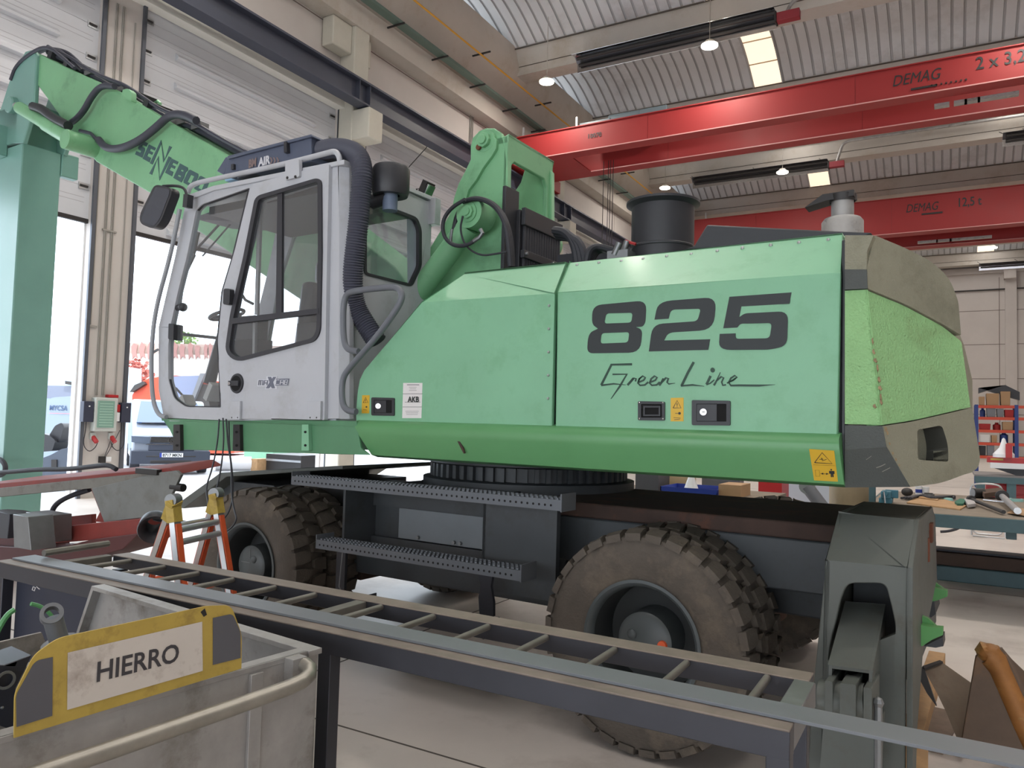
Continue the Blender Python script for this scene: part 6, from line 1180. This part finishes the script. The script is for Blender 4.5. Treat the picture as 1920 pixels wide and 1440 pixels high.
b = MB(VFm); b.m(VG); b.box((-.35, -.95, .28), (.09, .95, .62)); b.box((-.2, -.55, .62), (.07, .55, .82)); b.m(DKM); b.box((.05, -.5, .30), (.1, .5, .38)); b.box((.05, -.6, .46), (.1, .6, .50)); b.build('bumper', parent=t, bevel=.03)
b = MB(VFm); b.m(DKM); b.box((.02, -.5, .84), (.06, .5, .98)); b.m(CHROME); 
for z in (.87, .92, .97): b.box((.055, -.55, z), (.075, .55, z+.012))
b.box((.06, -.6, .78), (.085, .6, .795)); b.build('grille', parent=t)
for s in (-1, 1): b = MB(VFm); b.m(mat('headlight', (84, 94, 110), .15, metal=.4)); b.prism([(.07, s*.52, .80), (.05, s*.95, .84), (-.02, s*.96, 1.0), (.05, s*.52, .98)], (.03, 0, 0)); b.build('headlight', parent=t, bevel=.01)
b = MB(VFm); b.m(CHROME); b.lathe((.06, 0, .90), (1, 0, 0), [(.0, .09), (.03, .09), (.03, .075), (.0, .075)], n=24); b.m(DKM); b.cone((.06, 0, .90), (.075, 0, .90), .075, n=24); b.m(CHROME)
for pts in ([(-.045, .95), (-.012, .85), (0, .885), (.012, .85), (.045, .95)], [(-.02, .965), (0, .92), (.02, .965)]): b.stroke([(x*1., z) for x, z in pts], .013, lambda x, z: Vector((.08, x, z)), (.006, 0, 0))
b.build('badge', parent=t)
b = MB(VFm); b.m(WHITE); b.box((.10, -.28, .46), (.11, .28, .57)); b.m(BLUEP); b.box((.108, -.28, .46), (.112, -.23, .57)); b.m(DECAL); b.text('8717 MKN', (.1115, -.21, .475), (0, 1, 0), (0, 0, 1), .11, th=.001, bold=.003, sx=.92); b.build('number_plate', parent=t)
for x in (-.75, -4.0):
    for s in (-1, 1): b = MB(VFm); b.m(RUB); b.cone((x, s*.72, .33), (x, s*.94, .33), .33, n=28); b.m(GREYP); b.cone((x, s*.93, .33), (x, s*.95, .33), .2, n=20); b.build('wheel', parent=t)
# second van seen from the side
D2 = 22.
def facet(name, pts, d, thick, m_, parent=None, bv=0., tg={}):
    b = MB(); b.m(m_); b.prism([WD(x, y, d) for x, y in pts], fw*thick); return b.build(name, parent=parent, bevel=bv, **tg)
t = thing('delivery_van', 'white van with MYCSA lettering on its side seen beyond the left doorway', 'van', Vector((WD(60, 880, D2).x, WD(60, 880, D2).y, 0)))
facet('van_body', f2([(-60, 900), (68, 880), (70, 790), (82, 752), (100, 745), (150, 742), (150, 880)], [4, 4, 4, 10, 6, 2, 2]), D2, 1.8, mat('van_pale_blue', (142, 156, 172), .4), t, .02)
b = MB(); b.m(mat('van_letter', (60, 84, 120), .5)); P = WD(92, 769, D2-.02); R_ = Vector((RT.x, RT.y, 0)).normalized(); b.text('MYCSA', P, R_, (0, 0, 1), .20, th=.005, bold=.004, sx=.8, shear=.1); b.m(mat('van_letter_red', (190, 140, 150), .5)); q = WD(92, 774, D2-.02); b.prism([q, q+R_*1.0, q+R_*1.0-Vector((0, 0, .02)), q-Vector((0, 0, .02))], -fw*.005); b.build('van_lettering', parent=t)
t = thing('bus', 'pale blue white bus behind the lettered van', 'bus', Vector((WD(80, 850, 30).x, WD(80, 850, 30).y, 0)))
facet('bus_body', f2([(20, 860), (20, 672), (60, 672), (150, 675), (150, 860)], 3), 30, 5, mat('bus_blue', (150, 172, 190), .4), t, .05)
facet('bus_windscreen', [(40, 722), (150, 724), (150, 748), (40, 746)], 29.95, .05, mat('bus_glass', (96, 104, 122), .1), t); facet('bus_mirror', [(122, 714), (134, 716), (134, 722), (122, 720)], 29.8, .1, DKM, t)
t = thing('floor_sweeper', 'grey ride on sweeper with black seat beyond the left doorway', 'sweeper', Vector((WD(95, 900, 15).x, WD(95, 900, 15).y, 0)))
SWG = mat('sweeper_grey', (74, 82, 96), .5, var=.05)
facet('sweeper_body', f2([(60, 905), (60, 866), (95, 853), (115, 842), (135, 838), (150, 905)], 3), 15.3, .9, SWG, t, .03)
facet('seat', f2([(66, 826), (74, 812), (92, 816), (104, 826), (98, 845), (70, 848)], 4), 15.4, .5, BLACK, t, .03); facet('seat_back', f2([(91, 818), (103, 798), (116, 792), (120, 800), (112, 828), (102, 832)], 4), 15.5, .5, BLACK, t, .03)
facet('side_vent', [(96, 862), (106, 862), (106, 876), (96, 876)], 15.27, .03, DKM, t)
t = thing('orange_loader', 'orange and black skid loader parked beyond the second doorway', 'loader', Vector((WD(340, 880, 30).x, WD(340, 880, 30).y, 0)))
ORL = mat('loader_orange', (180, 62, 36), .5)
facet('loader_body', f2([(246, 850), (248, 740), (270, 712), (300, 706), (330, 704), (415, 716), (440, 850)], 3), 30, 2.0, ORL, t, .03)
facet('side_window', [(318, 706), (378, 704), (358, 752), (325, 748)], 29.9, .08, mat('loader_glass', (120, 130, 160), .2), t); facet('black_panel', [(372, 720), (420, 722), (420, 790), (360, 770)], 29.9, .08, DKM, t); facet('lift_arm', [(243, 735), (252, 722), (268, 715), (272, 720), (248, 735)], 29.8, .3, DKM, t); facet('lift_arm', [(375, 700), (384, 700), (362, 754), (356, 752)], 29.7, .2, GREYP, t)
b = MB(); b.m(WHITE)
A, Z = WZ(404, 882, 0), WZ(470, 882, 0); A.z = Z.z = .2; b.cone(A, Z, .2, n=20); b.build('white_pipe_roll', **T('large white pipe lying on the yard floor beyond the front wheel', 'pipe'))
b = MB(); b.m(WOOD); q = WZ(478, 882, 0); b.box(q+Vector((.05, -.2, 0)), q+Vector((.3, .3, .35))); b.build('wooden_block', **T('small wooden block at the right end of the white pipe', 'timber'))
t = thing('dark_crate', 'black open toolbox beyond the front wheel', 'box', WZ(540, 884, 0)); q = WZ(540, 884, 0)
b = MB(); b.m(DKM); b.box(q+Vector((-.6, -.3, 0)), q+Vector((.8, .8, .5))); b.build('crate_body', parent=t); b = MB(); b.m(ALU); b.box(q+Vector((-.6, -.32, .3)), q+Vector((.8, -.3, .36))); b.build('trim', parent=t)
b = MB(); b.m(GREEN); q = WZ(480, 862, .1); b.box(q+Vector((-.6, 0, -.1)), q+Vector((.8, 1, .35))); b.build('green_part', **T('bright green machine part on the yard floor behind the white pipe', 'machine part'))
t = thing('mural_wall', 'pale boundary wall with faded red lettering far across the yard', 'wall', Vector((WD(340, 720, 48).x, WD(340, 720, 48).y, 0)))
MW = mat('mural_base', (178, 170, 164), .8); MR = mat('mural_red', (140, 100, 96), .8)
facet('wall_body', [(100, 660), (700, 672), (700, 800), (100, 800)], 48, .3, MW, t)
b = MB(); b.m(MR); random.seed(9)
for (xa, xb_) in ((246, 290), (322, 350), (352, 378), (382, 400), (404, 430)):
    n = 3 if xb_-xa > 30 else 2
    for k in range(n):
        x = xa+(xb_-xa)*k/n; w_ = (xb_-xa)/n*.8; b.prism([WD(x+dx*w_, 664+dy, 47.95) for dx, dy in ((0, random.uniform(-18, -10)), (.4, random.uniform(-24, -16)), (1, random.uniform(-18, -12)), (.8, -4), (1, 8), (.5, 4), (.2, 10))], fw*.05)
b.build('mural', parent=t)
facet('upper_band', [(100, 640), (700, 652), (700, 672), (100, 660)], 48.1, .3, mat('mural_band', (160, 140, 132), .8), t)
def bush(name, px, py, d, r, col, lb, n=260):
    random.seed(int(px)); b = MB(); b.m(mat(name+'_leaf_%d' % int(px), col, .8)); c = WD(px, py, d)
    for k in range(n):
        v = Vector((random.gauss(0, 1), random.gauss(0, 1), random.gauss(0, 1))).normalized()*r*random.uniform(.4, 1); p = c+v; s_ = r*.12
        e = Vector((random.uniform(-1, 1), random.uniform(-1, 1), random.uniform(-1, 1))).normalized(); e2 = e.orthogonal().normalized(); b.poly([p+e*s_, p+e2*s_, p-e*s_, p-e2*s_])
    b.m(RUST); b.cone((c.x, c.y, 0), (c.x, c.y, c.z), r*.06, n=8); b.build(name, **T(lb, 'tree'))
bush('tree', 346, 640, 50, .8, (110, 140, 76), 'small yellow green tree above the far wall'); bush('shrub', 257, 700, 40, .9, (150, 80, 72), 'reddish shrub in front of the far wall by the pier')
b = MB(); b.m(mat('far_shed', (230, 232, 236), .8)); q = WD(200, 700, 60); b.box((q.x-14, q.y-6, 0), (q.x+1, q.y+25, 7)); b.build('far_building', **T('washed out white building across the yard', 'building'))
